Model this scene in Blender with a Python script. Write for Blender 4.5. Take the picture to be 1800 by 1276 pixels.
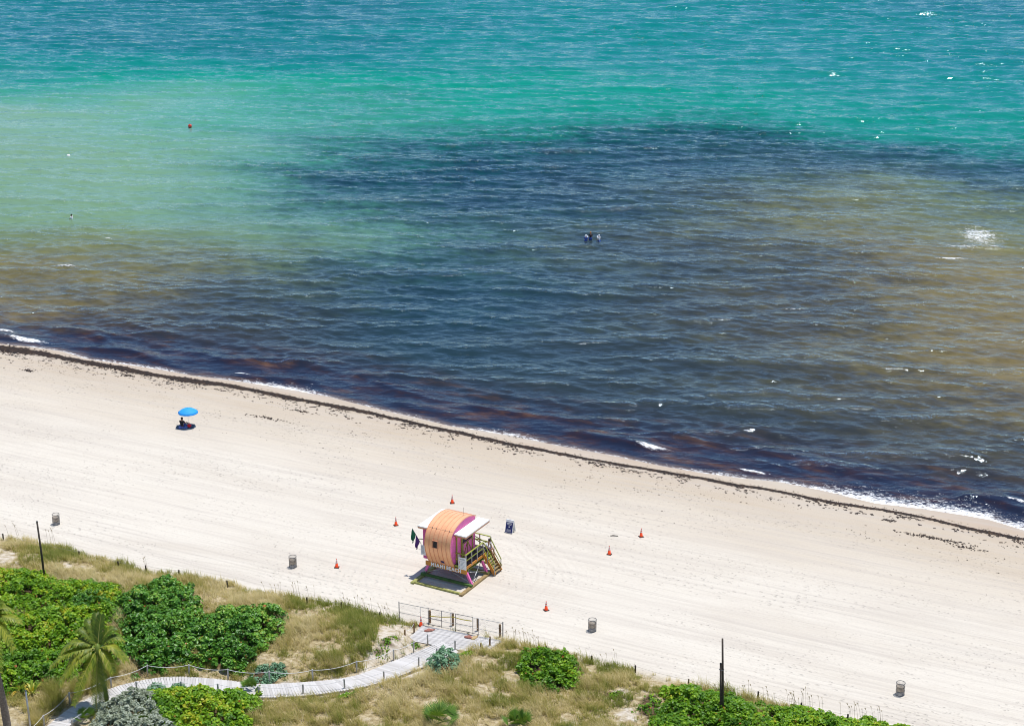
import bpy, bmesh, math, random
import numpy as np
from mathutils import Vector, Matrix

# ------------------------------------------------------------------ camera, sky, sun
for o in list(bpy.data.objects): bpy.data.objects.remove(o)
scene = bpy.context.scene
COL = scene.collection
R = math.radians
CAM_H, PITCH, FPX, PW, PH = 57.0, R(19.0), 3000.0, 1800.0, 1276.0
cam = bpy.data.cameras.new('camera'); cam.lens = 60.0; cam.sensor_width = 36.0
cam.clip_start = 1.0; cam.clip_end = 20000.0
camo = bpy.data.objects.new('camera', cam); COL.objects.link(camo)
camo.location = (0, 0, CAM_H); camo.rotation_euler = (R(90) - PITCH, 0, 0)
scene.camera = camo

SUN_DIR = Vector((0.185, 0.135, 1.0)).normalized()          # towards the sun
SUN_EL = math.asin(SUN_DIR.z)
SUN_AZ = math.atan2(SUN_DIR.x, SUN_DIR.y)
w = bpy.data.worlds.new('World'); scene.world = w; w.use_nodes = True
wn = w.node_tree.nodes; wl = w.node_tree.links
sky = wn.new('ShaderNodeTexSky'); sky.sky_type = 'NISHITA'; sky.sun_disc = False
sky.sun_elevation = SUN_EL; sky.sun_rotation = SUN_AZ
sky.air_density = 1.0; sky.dust_density = 0.0; sky.ozone_density = 2.0
wn['Background'].inputs['Strength'].default_value = 0.125
wl.new(sky.outputs[0], wn['Background'].inputs['Color'])
sl = bpy.data.lights.new('sun', 'SUN'); sl.energy = 4.3; sl.angle = R(0.53); sl.color = (1.0, 0.97, 0.925)
so = bpy.data.objects.new('sun', sl); COL.objects.link(so)
so.rotation_euler = SUN_DIR.to_track_quat('Z', 'Y').to_euler()
so.location = (60, 40, 200)
scene.cycles.filter_width = 1.0
vs = scene.view_settings
vs.view_transform = 'Standard'; vs.look = 'None'; vs.gamma = 1.0; vs.exposure = 0.13; vs.use_curve_mapping = False

rng = np.random.default_rng(7)
random.seed(7)

# ------------------------------------------------------------------ small helpers
SP, CP = math.sin(PITCH), math.cos(PITCH)
def at(px, py, z=0.0):
    """place on the level z that a photograph point (1800 x 1276) shows"""
    v = (py - PH/2)/FPX; u = (px - PW/2)/FPX
    d = (CAM_H - z)/(SP + v*CP)
    return np.array((u*d, d*(CP - v*SP), z))

TH = R(-26.0)                                                # the beach runs along A, the sea lies towards B
A = np.array((math.cos(TH), math.sin(TH))); B = np.array((-math.sin(TH), math.cos(TH)))
def tn(x, y): return x*A[0] + y*A[1], x*B[0] + y*B[1]
def xy(t, n): return t*A[0] + n*B[0], t*A[1] + n*B[1]

def _hash(ix, iy, seed):
    h = (ix.astype(np.int64)*374761393 + iy.astype(np.int64)*668265263 + seed*1442695041) & 0xffffffff
    h = ((h ^ (h >> 13))*1274126177) & 0xffffffff
    return ((h ^ (h >> 16)) & 0xffff)/65535.0
def vnoise(x, y, seed=0):
    x = np.asarray(x, float); y = np.asarray(y, float)
    ix = np.floor(x); iy = np.floor(y); fx = x-ix; fy = y-iy
    fx = fx*fx*(3-2*fx); fy = fy*fy*(3-2*fy)
    a = _hash(ix, iy, seed); b = _hash(ix+1, iy, seed); c = _hash(ix, iy+1, seed); d = _hash(ix+1, iy+1, seed)
    return (a*(1-fx)+b*fx)*(1-fy) + (c*(1-fx)+d*fx)*fy
def fbm(x, y, seed=0, oct=4):
    s = 0; amp = .5; tot = 0
    for k in range(oct):
        s = s + amp*vnoise(x*2**k, y*2**k, seed+k*17); tot += amp; amp *= .5
    return s/tot
def sstep(a, b, x):
    t = np.clip((x-a)/(b-a), 0, 1); return t*t*(3-2*t)

def np_mesh(name, V, F, smooth=False):
    """mesh out of numpy arrays; F is (m,3) or (m,4)"""
    V = np.ascontiguousarray(V, dtype=np.float32); F = np.ascontiguousarray(F, dtype=np.int32)
    me = bpy.data.meshes.new(name)
    me.vertices.add(len(V)); me.vertices.foreach_set('co', V.ravel())
    k = F.shape[1]
    me.loops.add(F.size); me.loops.foreach_set('vertex_index', F.ravel())
    me.polygons.add(len(F)); me.polygons.foreach_set('loop_start', np.arange(0, F.size, k, dtype=np.int32))
    if smooth: me.polygons.foreach_set('use_smooth', np.ones(len(F), dtype=bool))
    me.update(calc_edges=True); me.validate()
    return me
def add_attr(me, name, arr):
    a = me.attributes.new(name, 'FLOAT', 'POINT'); a.data.foreach_set('value', np.ascontiguousarray(arr, dtype=np.float32))

def link(name, me, mat=None, parent=None, loc=None):
    o = bpy.data.objects.new(name, me); COL.objects.link(o)
    if me is not None and mat is not None and not me.materials: me.materials.append(mat)
    if parent: o.parent = parent
    if loc is not None: o.location = loc
    return o
def tag(o, label=None, cat=None, group=None, kind=None):
    if label: o['label'] = label
    if cat: o['category'] = cat
    if group: o['group'] = group
    if kind: o['kind'] = kind
    return o
def thing(name, loc, label, cat, group=None, rz=0.0):
    o = bpy.data.objects.new(name, None); COL.objects.link(o)
    o.location = loc; o.rotation_euler = (0, 0, rz); o.empty_display_size = .2
    return tag(o, label, cat, group)
def copy_tree(o, parent=None):
    c = o.copy(); COL.objects.link(c); c.parent = parent
    for ch in [x for x in bpy.data.objects if x.parent == o]: copy_tree(ch, c)
    return c

class MB:
    """collects simple solids into one mesh"""
    def __init__(s): s.v = []; s.f = []
    def add(s, vs, fs):
        k = len(s.v); s.v += [tuple(v) for v in vs]; s.f += [tuple(i+k for i in f) for f in fs]; return s
    def box(s, x0, x1, y0, y1, z0, z1):
        return s.add([(x0,y0,z0),(x1,y0,z0),(x1,y1,z0),(x0,y1,z0),(x0,y0,z1),(x1,y0,z1),(x1,y1,z1),(x0,y1,z1)],
                     [(0,3,2,1),(4,5,6,7),(0,1,5,4),(1,2,6,5),(2,3,7,6),(3,0,4,7)])
    def bar(s, p, q, wd, hg=None, up=(0,0,1)):
        """square bar from p to q"""
        hg = hg or wd; p = Vector(p); q = Vector(q); d = (q-p).normalized(); u = Vector(up)
        if abs(d.dot(u)) > .98: u = Vector((1,0,0))
        sx = d.cross(u).normalized(); uz = sx.cross(d).normalized()
        c = []
        for e in (p, q):
            for i, j in ((-1,-1),(1,-1),(1,1),(-1,1)): c.append(e + sx*(i*wd/2) + uz*(j*hg/2))
        return s.add(c, [(0,1,2,3),(7,6,5,4),(0,4,5,1),(1,5,6,2),(2,6,7,3),(3,7,4,0)])
    def tube(s, pts, r, n=8, caps=True):
        pts = [Vector(p) for p in pts]; m = len(pts)
        rr = r if hasattr(r, '__len__') else [r]*m
        ref = Vector((0.31, 0.17, 0.93)); k = len(s.v)
        for i, p in enumerate(pts):
            d = (pts[min(i+1, m-1)] - pts[max(i-1, 0)]).normalized()
            u = ref if abs(d.dot(ref)) < .95 else Vector((1, 0, 0))
            x = d.cross(u).normalized(); y = d.cross(x)
            for j in range(n):
                a = 2*math.pi*j/n; s.v.append(tuple(p + (x*math.cos(a) + y*math.sin(a))*rr[i]))
        for i in range(m-1):
            for j in range(n):
                s.f.append((k+i*n+j, k+i*n+(j+1)%n, k+(i+1)*n+(j+1)%n, k+(i+1)*n+j))
        if caps:
            s.f.append(tuple(k+j for j in reversed(range(n)))); s.f.append(tuple(k+(m-1)*n+j for j in range(n)))
        return s
    def ring(s, c, R_, r, n=20, m=6, sy=1.0):
        """horizontal torus"""
        k = len(s.v)
        for i in range(n):
            a = 2*math.pi*i/n
            for j in range(m):
                b = 2*math.pi*j/m; q = R_ + r*math.cos(b)
                s.v.append((c[0]+q*math.cos(a), c[1]+q*math.sin(a)*sy, c[2]+r*math.sin(b)))
        for i in range(n):
            for j in range(m):
                s.f.append((k+i*m+j, k+((i+1)%n)*m+j, k+((i+1)%n)*m+(j+1)%m, k+i*m+(j+1)%m))
        return s
    def lathe(s, prof, n=20, c=(0,0,0), caps=True):
        k = len(s.v)
        for r, z in prof:
            for j in range(n):
                a = 2*math.pi*j/n; s.v.append((c[0]+r*math.cos(a), c[1]+r*math.sin(a), c[2]+z))
        m = len(prof)
        for i in range(m-1):
            for j in range(n):
                s.f.append((k+i*n+j, k+i*n+(j+1)%n, k+(i+1)*n+(j+1)%n, k+(i+1)*n+j))
        if caps:
            s.f.append(tuple(k+j for j in reversed(range(n)))); s.f.append(tuple(k+(m-1)*n+j for j in range(n)))
        return s
    def mesh(s, name, smooth=False, bevel=0):
        me = bpy.data.meshes.new(name); me.from_pydata(s.v, [], s.f)
        if bevel:
            bm = bmesh.new(); bm.from_mesh(me)
            bmesh.ops.bevel(bm, geom=bm.edges[:], offset=bevel, segments=1, affect='EDGES', clamp_overlap=True)
            bm.to_mesh(me); bm.free()
        if smooth:
            for p in me.polygons: p.use_smooth = True
        me.update(); return me
    def build(s, name, mat, parent=None, smooth=False, bevel=0, loc=None):
        return link(name, s.mesh(name, smooth, bevel), mat, parent, loc)

# ------------------------------------------------------------------ materials
def mat_new(name):
    m = bpy.data.materials.new(name); m.use_nodes = True
    nt = m.node_tree; b = nt.nodes['Principled BSDF']; return m, nt, b
def ramp(nt, fac, stops, interp='LINEAR'):
    r = nt.nodes.new('ShaderNodeValToRGB'); r.color_ramp.interpolation = interp
    e = r.color_ramp.elements
    while len(e) < len(stops): e.new(0.5)
    for i, (p, c) in enumerate(stops):
        e[i].position = p; e[i].color = (*c, 1)
    nt.links.new(fac, r.inputs[0]); return r.outputs[0]
def mixc(nt, fac, a, b, blend='MIX'):
    m = nt.nodes.new('ShaderNodeMix'); m.data_type = 'RGBA'; m.blend_type = blend
    for sock, val in ((m.inputs[0], fac), (m.inputs[6], a), (m.inputs[7], b)):
        if hasattr(val, 'is_linked'): nt.links.new(val, sock)
        elif isinstance(val, (int, float)): sock.default_value = val
        else: sock.default_value = (*val, 1)
    return m.outputs[2]
def mth(nt, op, a, b=None, c=None, clamp=False):
    m = nt.nodes.new('ShaderNodeMath'); m.operation = op; m.use_clamp = clamp
    for i, val in enumerate((a, b, c)):
        if val is None: continue
        if hasattr(val, 'is_linked'): nt.links.new(val, m.inputs[i])
        else: m.inputs[i].default_value = val
    return m.outputs[0]
def noise(nt, vec, scale, detail=3, rough=.5, dist=0):
    n = nt.nodes.new('ShaderNodeTexNoise'); n.inputs['Scale'].default_value = scale
    n.inputs['Detail'].default_value = detail; n.inputs['Roughness'].default_value = rough
    n.inputs['Distortion'].default_value = dist
    if vec is not None: nt.links.new(vec, n.inputs['Vector'])
    return n.outputs['Fac']
def mapping(nt, vec, rot=0, scale=(1,1,1), loc=(0,0,0), kind='POINT'):
    m = nt.nodes.new('ShaderNodeMapping'); m.vector_type = kind
    m.inputs['Rotation'].default_value = (0, 0, rot); m.inputs['Scale'].default_value = scale
    m.inputs['Location'].default_value = loc
    nt.links.new(vec, m.inputs['Vector']); return m.outputs[0]
def objco(nt): return nt.nodes.new('ShaderNodeTexCoord').outputs['Object']
def worldco(nt): return nt.nodes.new('ShaderNodeNewGeometry').outputs['Position']
def attr(nt, name):
    a = nt.nodes.new('ShaderNodeAttribute'); a.attribute_name = name; return a.outputs['Fac']
def bump(nt, h, strength=.5, dist=.05, normal=None):
    b = nt.nodes.new('ShaderNodeBump'); b.inputs['Strength'].default_value = strength; b.inputs['Distance'].default_value = dist
    nt.links.new(h, b.inputs['Height'])
    if normal is not None: nt.links.new(normal, b.inputs['Normal'])
    return b.outputs[0]

def paint(name, c, rough=.5, var=.12, scale=6.0, metallic=0.0, spec=.4, bumpy=0.0):
    """weathered plain surface"""
    m, nt, b = mat_new(name)
    co = objco(nt)
    n = noise(nt, co, scale, 4, .6)
    lo = tuple(x*(1-var*1.6) for x in c); hi = tuple(min(1, x*(1+var)) for x in c)
    nt.links.new(ramp(nt, n, [(.25, lo), (.75, hi)]), b.inputs['Base Color'])
    b.inputs['Roughness'].default_value = rough; b.inputs['Metallic'].default_value = metallic
    b.inputs['Specular IOR Level'].default_value = spec
    if bumpy: nt.links.new(bump(nt, noise(nt, co, scale*6, 3), bumpy, .01), b.inputs['Normal'])
    return m

M = {}
M['pink'] = paint('pink_paint', (.84, .17, .44), .55, .10, 3)
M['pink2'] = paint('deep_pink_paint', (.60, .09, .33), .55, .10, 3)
M['lime'] = paint('lime_paint', (.32, .36, .05), .5, .15, 4)
M['limedark'] = paint('green_paint', (.16, .22, .035), .6, .2, 4)
M['orange'] = paint('orange_paint', (.60, .25, .04), .55, .15, 4)
M['whiteroof'] = paint('white_roof_membrane', (.80, .79, .77), .6, .04, 2)
M['soffit'] = paint('bare_copper_edge', (.60, .27, .15), .5, .12, 4)
M['seam'] = paint('copper_seam', (.74, .34, .20), .45, .1, 4)
M['white'] = paint('white_enamel', (.78, .79, .80), .45, .05, 4)
M['boardtext'] = paint('grey_print', (.22, .25, .30), .6, .05, 4)
M['reddot'] = paint('red_print', (.60, .05, .03), .6, .05, 4)
M['navy'] = paint('navy_print', (.010, .018, .13), .45, .1, 6)
M['steel'] = paint('galvanised_steel', (.42, .43, .44), .38, .12, 8, .75)
M['darksteel'] = paint('dull_dark_steel', (.13, .13, .135), .5, .2, 8, .4)
M['dark'] = paint('dark_interior', (.02, .02, .022), .7, .2, 4)
M['deckfloor'] = paint('deck_mat', (.06, .055, .06), .8, .2, 6)
M['timber'] = paint('weathered_timber', (.30, .21, .09), .75, .25, 5, bumpy=.3)
M['olive_timber'] = paint('olive_timber', (.33, .33, .10), .75, .3, 4, bumpy=.3)
M['greenpaint_timber'] = paint('green_timber', (.08, .17, .035), .7, .25, 3, bumpy=.3)
M['postwood'] = paint('brown_post_wood', (.24, .145, .07), .8, .25, 9, bumpy=.4)
M['greypost'] = paint('silvered_post_wood', (.50, .485, .46), .8, .18, 9, bumpy=.4)
M['darkpost'] = paint('dark_post_wood', (.07, .055, .045), .85, .3, 6, bumpy=.5)
M['rope'] = paint('white_rope', (.76, .75, .73), .85, .1, 20)
M['oldrope'] = paint('old_rope', (.42, .38, .31), .9, .1, 20)
M['cone'] = paint('orange_cone_rubber', (.85, .075, .012), .5, .06, 6)
M['reflect'] = paint('silver_reflective_band', (.60, .61, .63), .35, .06, 10)
M['blackrub'] = paint('black_rubber', (.022, .022, .024), .7, .2, 10)
M['tape'] = paint('yellow_tape', (.75, .58, .02), .5, .05, 6)
M['sandbag'] = paint('red_brown_sandbag', (.36, .15, .11), .85, .15, 12, bumpy=.5)
M['tanbag'] = paint('tan_sandbag', (.52, .37, .19), .85, .15, 12, bumpy=.5)
M['umbrella'] = paint('blue_parasol_cloth', (.02, .32, .85), .7, .06, 3)
M['blanket'] = paint('grey_blanket', (.10, .12, .15), .9, .15, 6, bumpy=.4)
M['redbag'] = paint('red_bag_cloth', (.78, .012, .022), .6, .15, 8, bumpy=.3)
M['skin'] = paint('skin', (.36, .18, .11), .55, .08, 8)
M['hair'] = paint('dark_hair', (.018, .012, .010), .6, .2, 20)
M['blackcloth'] = paint('black_shirt_cloth', (.016, .014, .022), .85, .2, 10)
M['bluecloth'] = paint('blue_cloth', (.03, .09, .40), .85, .15, 10)
M['whitecloth'] = paint('white_shirt_cloth', (.74, .75, .78), .85, .06, 10)
M['orangehat'] = paint('orange_cap_cloth', (.45, .18, .06), .85, .1, 10)
M['redbuoy'] = paint('red_buoy_plastic', (.62, .035, .012), .35, .08, 4)
M['whitebuoy'] = paint('white_buoy_plastic', (.78, .77, .74), .35, .05, 4)
M['flaggreen'] = paint('green_flag_cloth', (.012, .16, .085), .8, .1, 6)
M['flagpurple'] = paint('purple_flag_cloth', (.10, .035, .21), .8, .1, 6)
M['trunk'] = paint('palm_trunk', (.20, .165, .14), .9, .3, 9, bumpy=.8)
M['stem'] = paint('woody_stem', (.12, .085, .055), .9, .25, 9, bumpy=.5)
M['deadleaf'] = paint('dead_frond', (.30, .22, .15), .9, .2, 9)

def copper():
    m, nt, b = mat_new('salmon_copper_sheet')
    co = objco(nt)
    n = noise(nt, co, 1.3, 4, .6); n2 = noise(nt, mapping(nt, co, 0, (3, 3, .5)), 2.0, 4, .65)
    c1 = ramp(nt, n, [(.3, (.86, .42, .21)), (.7, (.95, .52, .28))])
    nt.links.new(mixc(nt, mth(nt, 'MULTIPLY', n2, .35), c1, (.76, .34, .18)), b.inputs['Base Color'])
    b.inputs['Metallic'].default_value = .12; b.inputs['Roughness'].default_value = .40
    nt.links.new(bump(nt, noise(nt, co, 2.2, 2), .15, .02), b.inputs['Normal'])
    return m
M['copper'] = copper()

def leaf_mat(name, stops, rough=.45, trans=.35):
    """leaf colour picked per leaf by the attribute 'tint'; thin leaf lets light through"""
    m, nt, b = mat_new(name)
    c = ramp(nt, attr(nt, 'tint'), stops)
    nt.links.new(c, b.inputs['Base Color']); b.inputs['Roughness'].default_value = rough
    b.inputs['Specular IOR Level'].default_value = .35
    t = nt.nodes.new('ShaderNodeBsdfTranslucent'); nt.links.new(mixc(nt, .5, c, (.30, .42, .02), 'MIX'), t.inputs[0])
    mx = nt.nodes.new('ShaderNodeMixShader'); mx.inputs[0].default_value = trans
    nt.links.new(b.outputs[0], mx.inputs[1]); nt.links.new(t.outputs[0], mx.inputs[2])
    nt.links.new(mx.outputs[0], nt.nodes['Material Output'].inputs[0]); return m
M['grape_bright'] = leaf_mat('bright_sea_grape_leaf', [(0, (.06, .17, .008)), (.45, (.16, .34, .012)), (.8, (.32, .49, .018)), (.93, (.50, .55, .03)), (.97, (.40, .14, .02)), (1, (.45, .10, .03))])
M['grape_dark'] = leaf_mat('deep_green_sea_grape_leaf', [(0, (.035, .12, .012)), (.5, (.085, .24, .022)), (.85, (.19, .38, .04)), (.95, (.30, .38, .05)), (.98, (.42, .13, .03)), (1, (.45, .10, .03))], .38, .2)
M['silver_leaf'] = leaf_mat('silver_green_leaf', [(0, (.09, .20, .10)), (.5, (.18, .34, .19)), (1, (.30, .47, .30))], .6, .15)
M['grey_leaf'] = leaf_mat('ash_grey_leaf', [(0, (.17, .20, .13)), (.5, (.31, .35, .25)), (1, (.48, .52, .42))], .7, .15)
M['grass'] = leaf_mat('dune_grass_blade', [(0, (.19, .22, .035)), (.3, (.36, .32, .08)), (.6, (.58, .45, .18)), (1, (.76, .62, .36))], .6, .42)
M['frond'] = leaf_mat('palm_frond', [(0, (.05, .10, .010)), (.4, (.18, .24, .022)), (.75, (.42, .41, .05)), (.9, (.62, .53, .22)), (1, (.66, .57, .40))], .45, .3)
M['palmetto'] = leaf_mat('palmetto_frond', [(0, (.05, .12, .015)), (.6, (.12, .23, .03)), (1, (.32, .36, .07))], .45, .2)
M['strap'] = leaf_mat('strap_leaf', [(0, (.14, .24, .02)), (.5, (.38, .46, .06)), (.85, (.55, .52, .10)), (1, (.62, .36, .03))], .4, .3)
M['oat'] = leaf_mat('sea_oat_straw', [(0, (.30, .22, .11)), (1, (.48, .38, .22))], .7, .2)
M['weed'] = leaf_mat('dried_seaweed', [(0, (.008, .005, .005)), (.6, (.020, .011, .009)), (1, (.06, .032, .018))], .75, .02)

def plank_mat():
    m, nt, b = mat_new('silvered_boardwalk_plank')
    oi = nt.nodes.new('ShaderNodeObjectInfo').outputs['Random']
    co = objco(nt)
    g = noise(nt, mapping(nt, co, 0, (1.2, 14, 4)), 3.0, 4, .6)
    c = ramp(nt, oi, [(0, (.46, .435, .41)), (.5, (.555, .53, .505)), (1, (.63, .605, .58))])
    nt.links.new(mixc(nt, mth(nt, 'MULTIPLY', g, .45), c, (.40, .375, .36)), b.inputs['Base Color'])
    b.inputs['Roughness'].default_value = .8
    nt.links.new(bump(nt, g, .4, .01), b.inputs['Normal']); return m
M['plank'] = plank_mat()

def patterned_towel():
    m, nt, b = mat_new('blue_patterned_towel')
    n = noise(nt, objco(nt), 14, 2)
    nt.links.new(ramp(nt, n, [(.40, (.05, .09, .42)), (.5, (.30, .38, .70)), (.62, (.55, .45, .66)), (.7, (.09, .12, .5))]), b.inputs['Base Color'])
    b.inputs['Roughness'].default_value = .9; return m
M['towel'] = patterned_towel()

# ------------------------------------------------------------------ lines of the shore, as (t, n) curves
SEA_Z = -0.45
def curve_tn(pts, z):
    P = np.array([at(px, py, z) for px, py in pts]); t, n = tn(P[:, 0], P[:, 1]); o = np.argsort(t); return t[o], n[o]
SHORE = curve_tn([(-160,572),(0,604),(60,610),(110,617),(155,631),(222,640),(289,650),(340,660),(400,667),(450,674),(520,686),(580,697),(620,707),(680,722),(740,735),(790,748),(850,757),(900,765),(989,784),(1078,800),(1167,819),(1233,830),(1300,839),(1370,846),(1450,862),(1540,884),(1620,893),(1700,905),(1740,912),(1800,931),(1960,966)], SEA_Z)
WRACK = curve_tn([(-160,586),(0,612),(67,620),(133,633),(200,645),(267,658),(333,669),(400,677),(480,693),(560,709),(640,724),(720,742),(800,759),(860,772),(900,781),(1011,803),(1122,822),(1233,841),(1300,853),(1370,864),(1430,877),(1500,889),(1570,900),(1640,914),(1700,928),(1800,948),(1960,985)], -.18)
DUNE = curve_tn([(-200,905),(-60,932),(0,945),(60,955),(120,966),(200,990),(260,1003),(330,1013),(400,1026),(450,1041),(520,1052),(600,1063),(700,1090),(740,1100),(884,1128),(960,1141),(1050,1162),(1120,1180),(1200,1202),(1300,1225),(1400,1248),(1500,1270),(1620,1296),(1900,1360)], 0)
def ext(cv, t):
    """interpolate, carrying the end values on along the beach"""
    return np.interp(t, cv[0], cv[1])
def shore_n(t): return ext(SHORE, t)
def wrack_n(t): return ext(WRACK, t)
def dune_n(t): return ext(DUNE, t)

WALK_T = [(775,1127),(692,1161),(614,1189),(533,1198),(450,1201),(400,1195),(349,1190),(293,1189),(243,1196),(201,1207),(156,1226),(120,1246),(84,1274),(45,1306)]
WALK_B = [(806,1146),(740,1173),(645,1205),(545,1221),(455,1225),(400,1222),(345,1219),(300,1218),(258,1222),(222,1229),(186,1240),(151,1256),(117,1279),(80,1312)]
WALK_Z = [.14,.2,.3,.36,.4,.42,.45,.47,.5,.52,.55,.58,.6,.6]
PT = np.array([at(p[0], p[1], z) for p, z in zip(WALK_T, WALK_Z)]); PB = np.array([at(p[0], p[1], z) for p, z in zip(WALK_B, WALK_Z)])
WALK_C = (PT+PB)/2
PLAT = np.array([at(*p, .14)[:2] for p in ((742,1098),(884,1125),(848,1149),(716,1124))])

def seg_dist(x, y, P):
    """distance to a polyline and the place along it"""
    d = np.full(np.shape(x), 1e9); zz = np.zeros(np.shape(x))
    for i in range(len(P)-1):
        ax, ay = P[i][:2]; bx, by = P[i+1][:2]; L = (bx-ax)**2+(by-ay)**2
        u = np.clip(((x-ax)*(bx-ax)+(y-ay)*(by-ay))/L, 0, 1)
        q = np.hypot(x-ax-u*(bx-ax), y-ay-u*(by-ay)); k = q < d
        d = np.where(k, q, d)
        if len(P[i]) > 2: zz = np.where(k, P[i][2]+u*(P[i+1][2]-P[i][2]), zz)
    return d, zz
def inside(x, y, poly):
    c = np.zeros(np.shape(x), bool); n = len(poly)
    for i in range(n):
        x0, y0 = poly[i][:2]; x1, y1 = poly[(i+1) % n][:2]
        if y0 == y1: continue
        c ^= ((y0 > y) != (y1 > y)) & (x < (x1-x0)*(y-y0)/(y1-y0)+x0)
    return c
PLAT_C = PLAT.mean(0); PLAT_BIG = PLAT_C + (PLAT-PLAT_C)*1.25

def height(x, y):
    x = np.asarray(x, float); y = np.asarray(y, float)
    t, n = tn(x, y); ns = shore_n(t); nw = wrack_n(t); nd = dune_n(t)
    z = np.interp(0, [0], [0]) + 0*x
    f = np.where(n < nw, -.18*sstep(nw-9, nw+2, n)*1.25, 0)
    f2 = -.18 + (SEA_Z+.18)*np.clip((n-nw)/np.maximum(ns-nw, .5), 0, 60)
    z = np.where(n < nw, np.maximum(f, -.18), f2)
    z = np.maximum(z, -4.0)
    dd = nd - n
    dune = sstep(-.3, 4.0, dd)*(.42 + .75*fbm(t*.16+5, n*.2+9, 31, 3)) + sstep(0, 1.5, dd)*(fbm(x*.9, y*.9, 5, 3)-.5)*.30
    dw, zw = seg_dist(x, y, WALK_C)
    k = 1 - sstep(1.1, 2.6, dw)
    dune = dune*(1-k) + k*np.maximum(zw-.16, 0)
    kp = inside(x, y, PLAT_BIG); dune = np.where(kp, np.minimum(dune, .05), dune)
    z = np.where(dd > -.3, dune, z)
    return z + (fbm(t*.3, n*.9, 77, 3)-.5)*.05*sstep(nw, nw-6, n)
def gp(px, py, dz=0.0):
    """ground point under a photograph point"""
    z = 0.0
    for _ in range(8):
        p = at(px, py, z); z = .5*z + .5*float(height(p[0], p[1]))
    p = at(px, py, z); return Vector((p[0], p[1], float(height(p[0], p[1]))+dz))

# ------------------------------------------------------------------ ground: one sheet of sand and dune
def grid_faces(nr, nc):
    i = np.arange(nr-1)[:, None]*nc + np.arange(nc-1)[None, :]
    i = i.ravel(); return np.stack([i, i+1, i+nc+1, i+nc], 1)
t_in = np.arange(-136, 6, .33)
tt = np.concatenate([[-9000, -4000, -1800, -800, -400, -240, -180, -150], t_in, [9, 16, 28, 50, 80, 130, 260, 600, 1500, 4000, 9000]])
nn = np.concatenate([[-9000, -3000, -900, -300, -100, -20, 30, 50, 60], np.arange(66, 104, .30), np.arange(104, 142, .45), np.arange(142, 160, .35), [162, 166, 175, 190, 230, 400, 1200, 9000]])
T, N = np.meshgrid(tt, nn); X, Y = xy(T, N); Z = height(X, Y)
gm = np_mesh('ground', np.stack([X.ravel(), Y.ravel(), Z.ravel()], 1), grid_faces(len(nn), len(tt)), True)
add_attr(gm, 'to_wrack', (wrack_n(T)-N).ravel()); add_attr(gm, 'to_dune', (N-dune_n(T)).ravel())

BARE = [[(640,1172),(668,1112),(700,1092),(735,1098),(722,1122),(758,1131),(692,1163)], [(1080,1218),(1100,1206),(1112,1215),(1106,1228),(1086,1230)], [(1082,1262),(1105,1248),(1128,1256),(1118,1276),(1090,1280)],
        [(690,1200),(735,1178),(765,1180),(748,1196),(705,1210)], [(0,985),(-40,965),(25,978),(30,992),(0,1003)], [(112,996),(124,992),(126,1006),(116,1008)], [(1160,1250),(1178,1246),(1176,1262),(1158,1262)]]
BARE = [np.array([at(px, py, .35)[:2] for px, py in q]) for q in BARE]
bare = np.zeros(X.shape)
bx_, by_ = X+.8*(fbm(X*.8, Y*.8, 1, 3)-.5), Y+.8*(fbm(X*.8, Y*.8, 2, 3)-.5)
for q_ in BARE: bare = np.maximum(bare, np.where(inside(bx_, by_, q_), 1.0, 0))
dw_, _ = seg_dist(X, Y, WALK_C); bare = np.maximum(bare, .8*(1-sstep(.9, 1.5, dw_)))
bare = np.maximum(bare, np.where(inside(X, Y, PLAT_BIG), 1.0, 0))
add_attr(gm, 'bare', bare.ravel())

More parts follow.
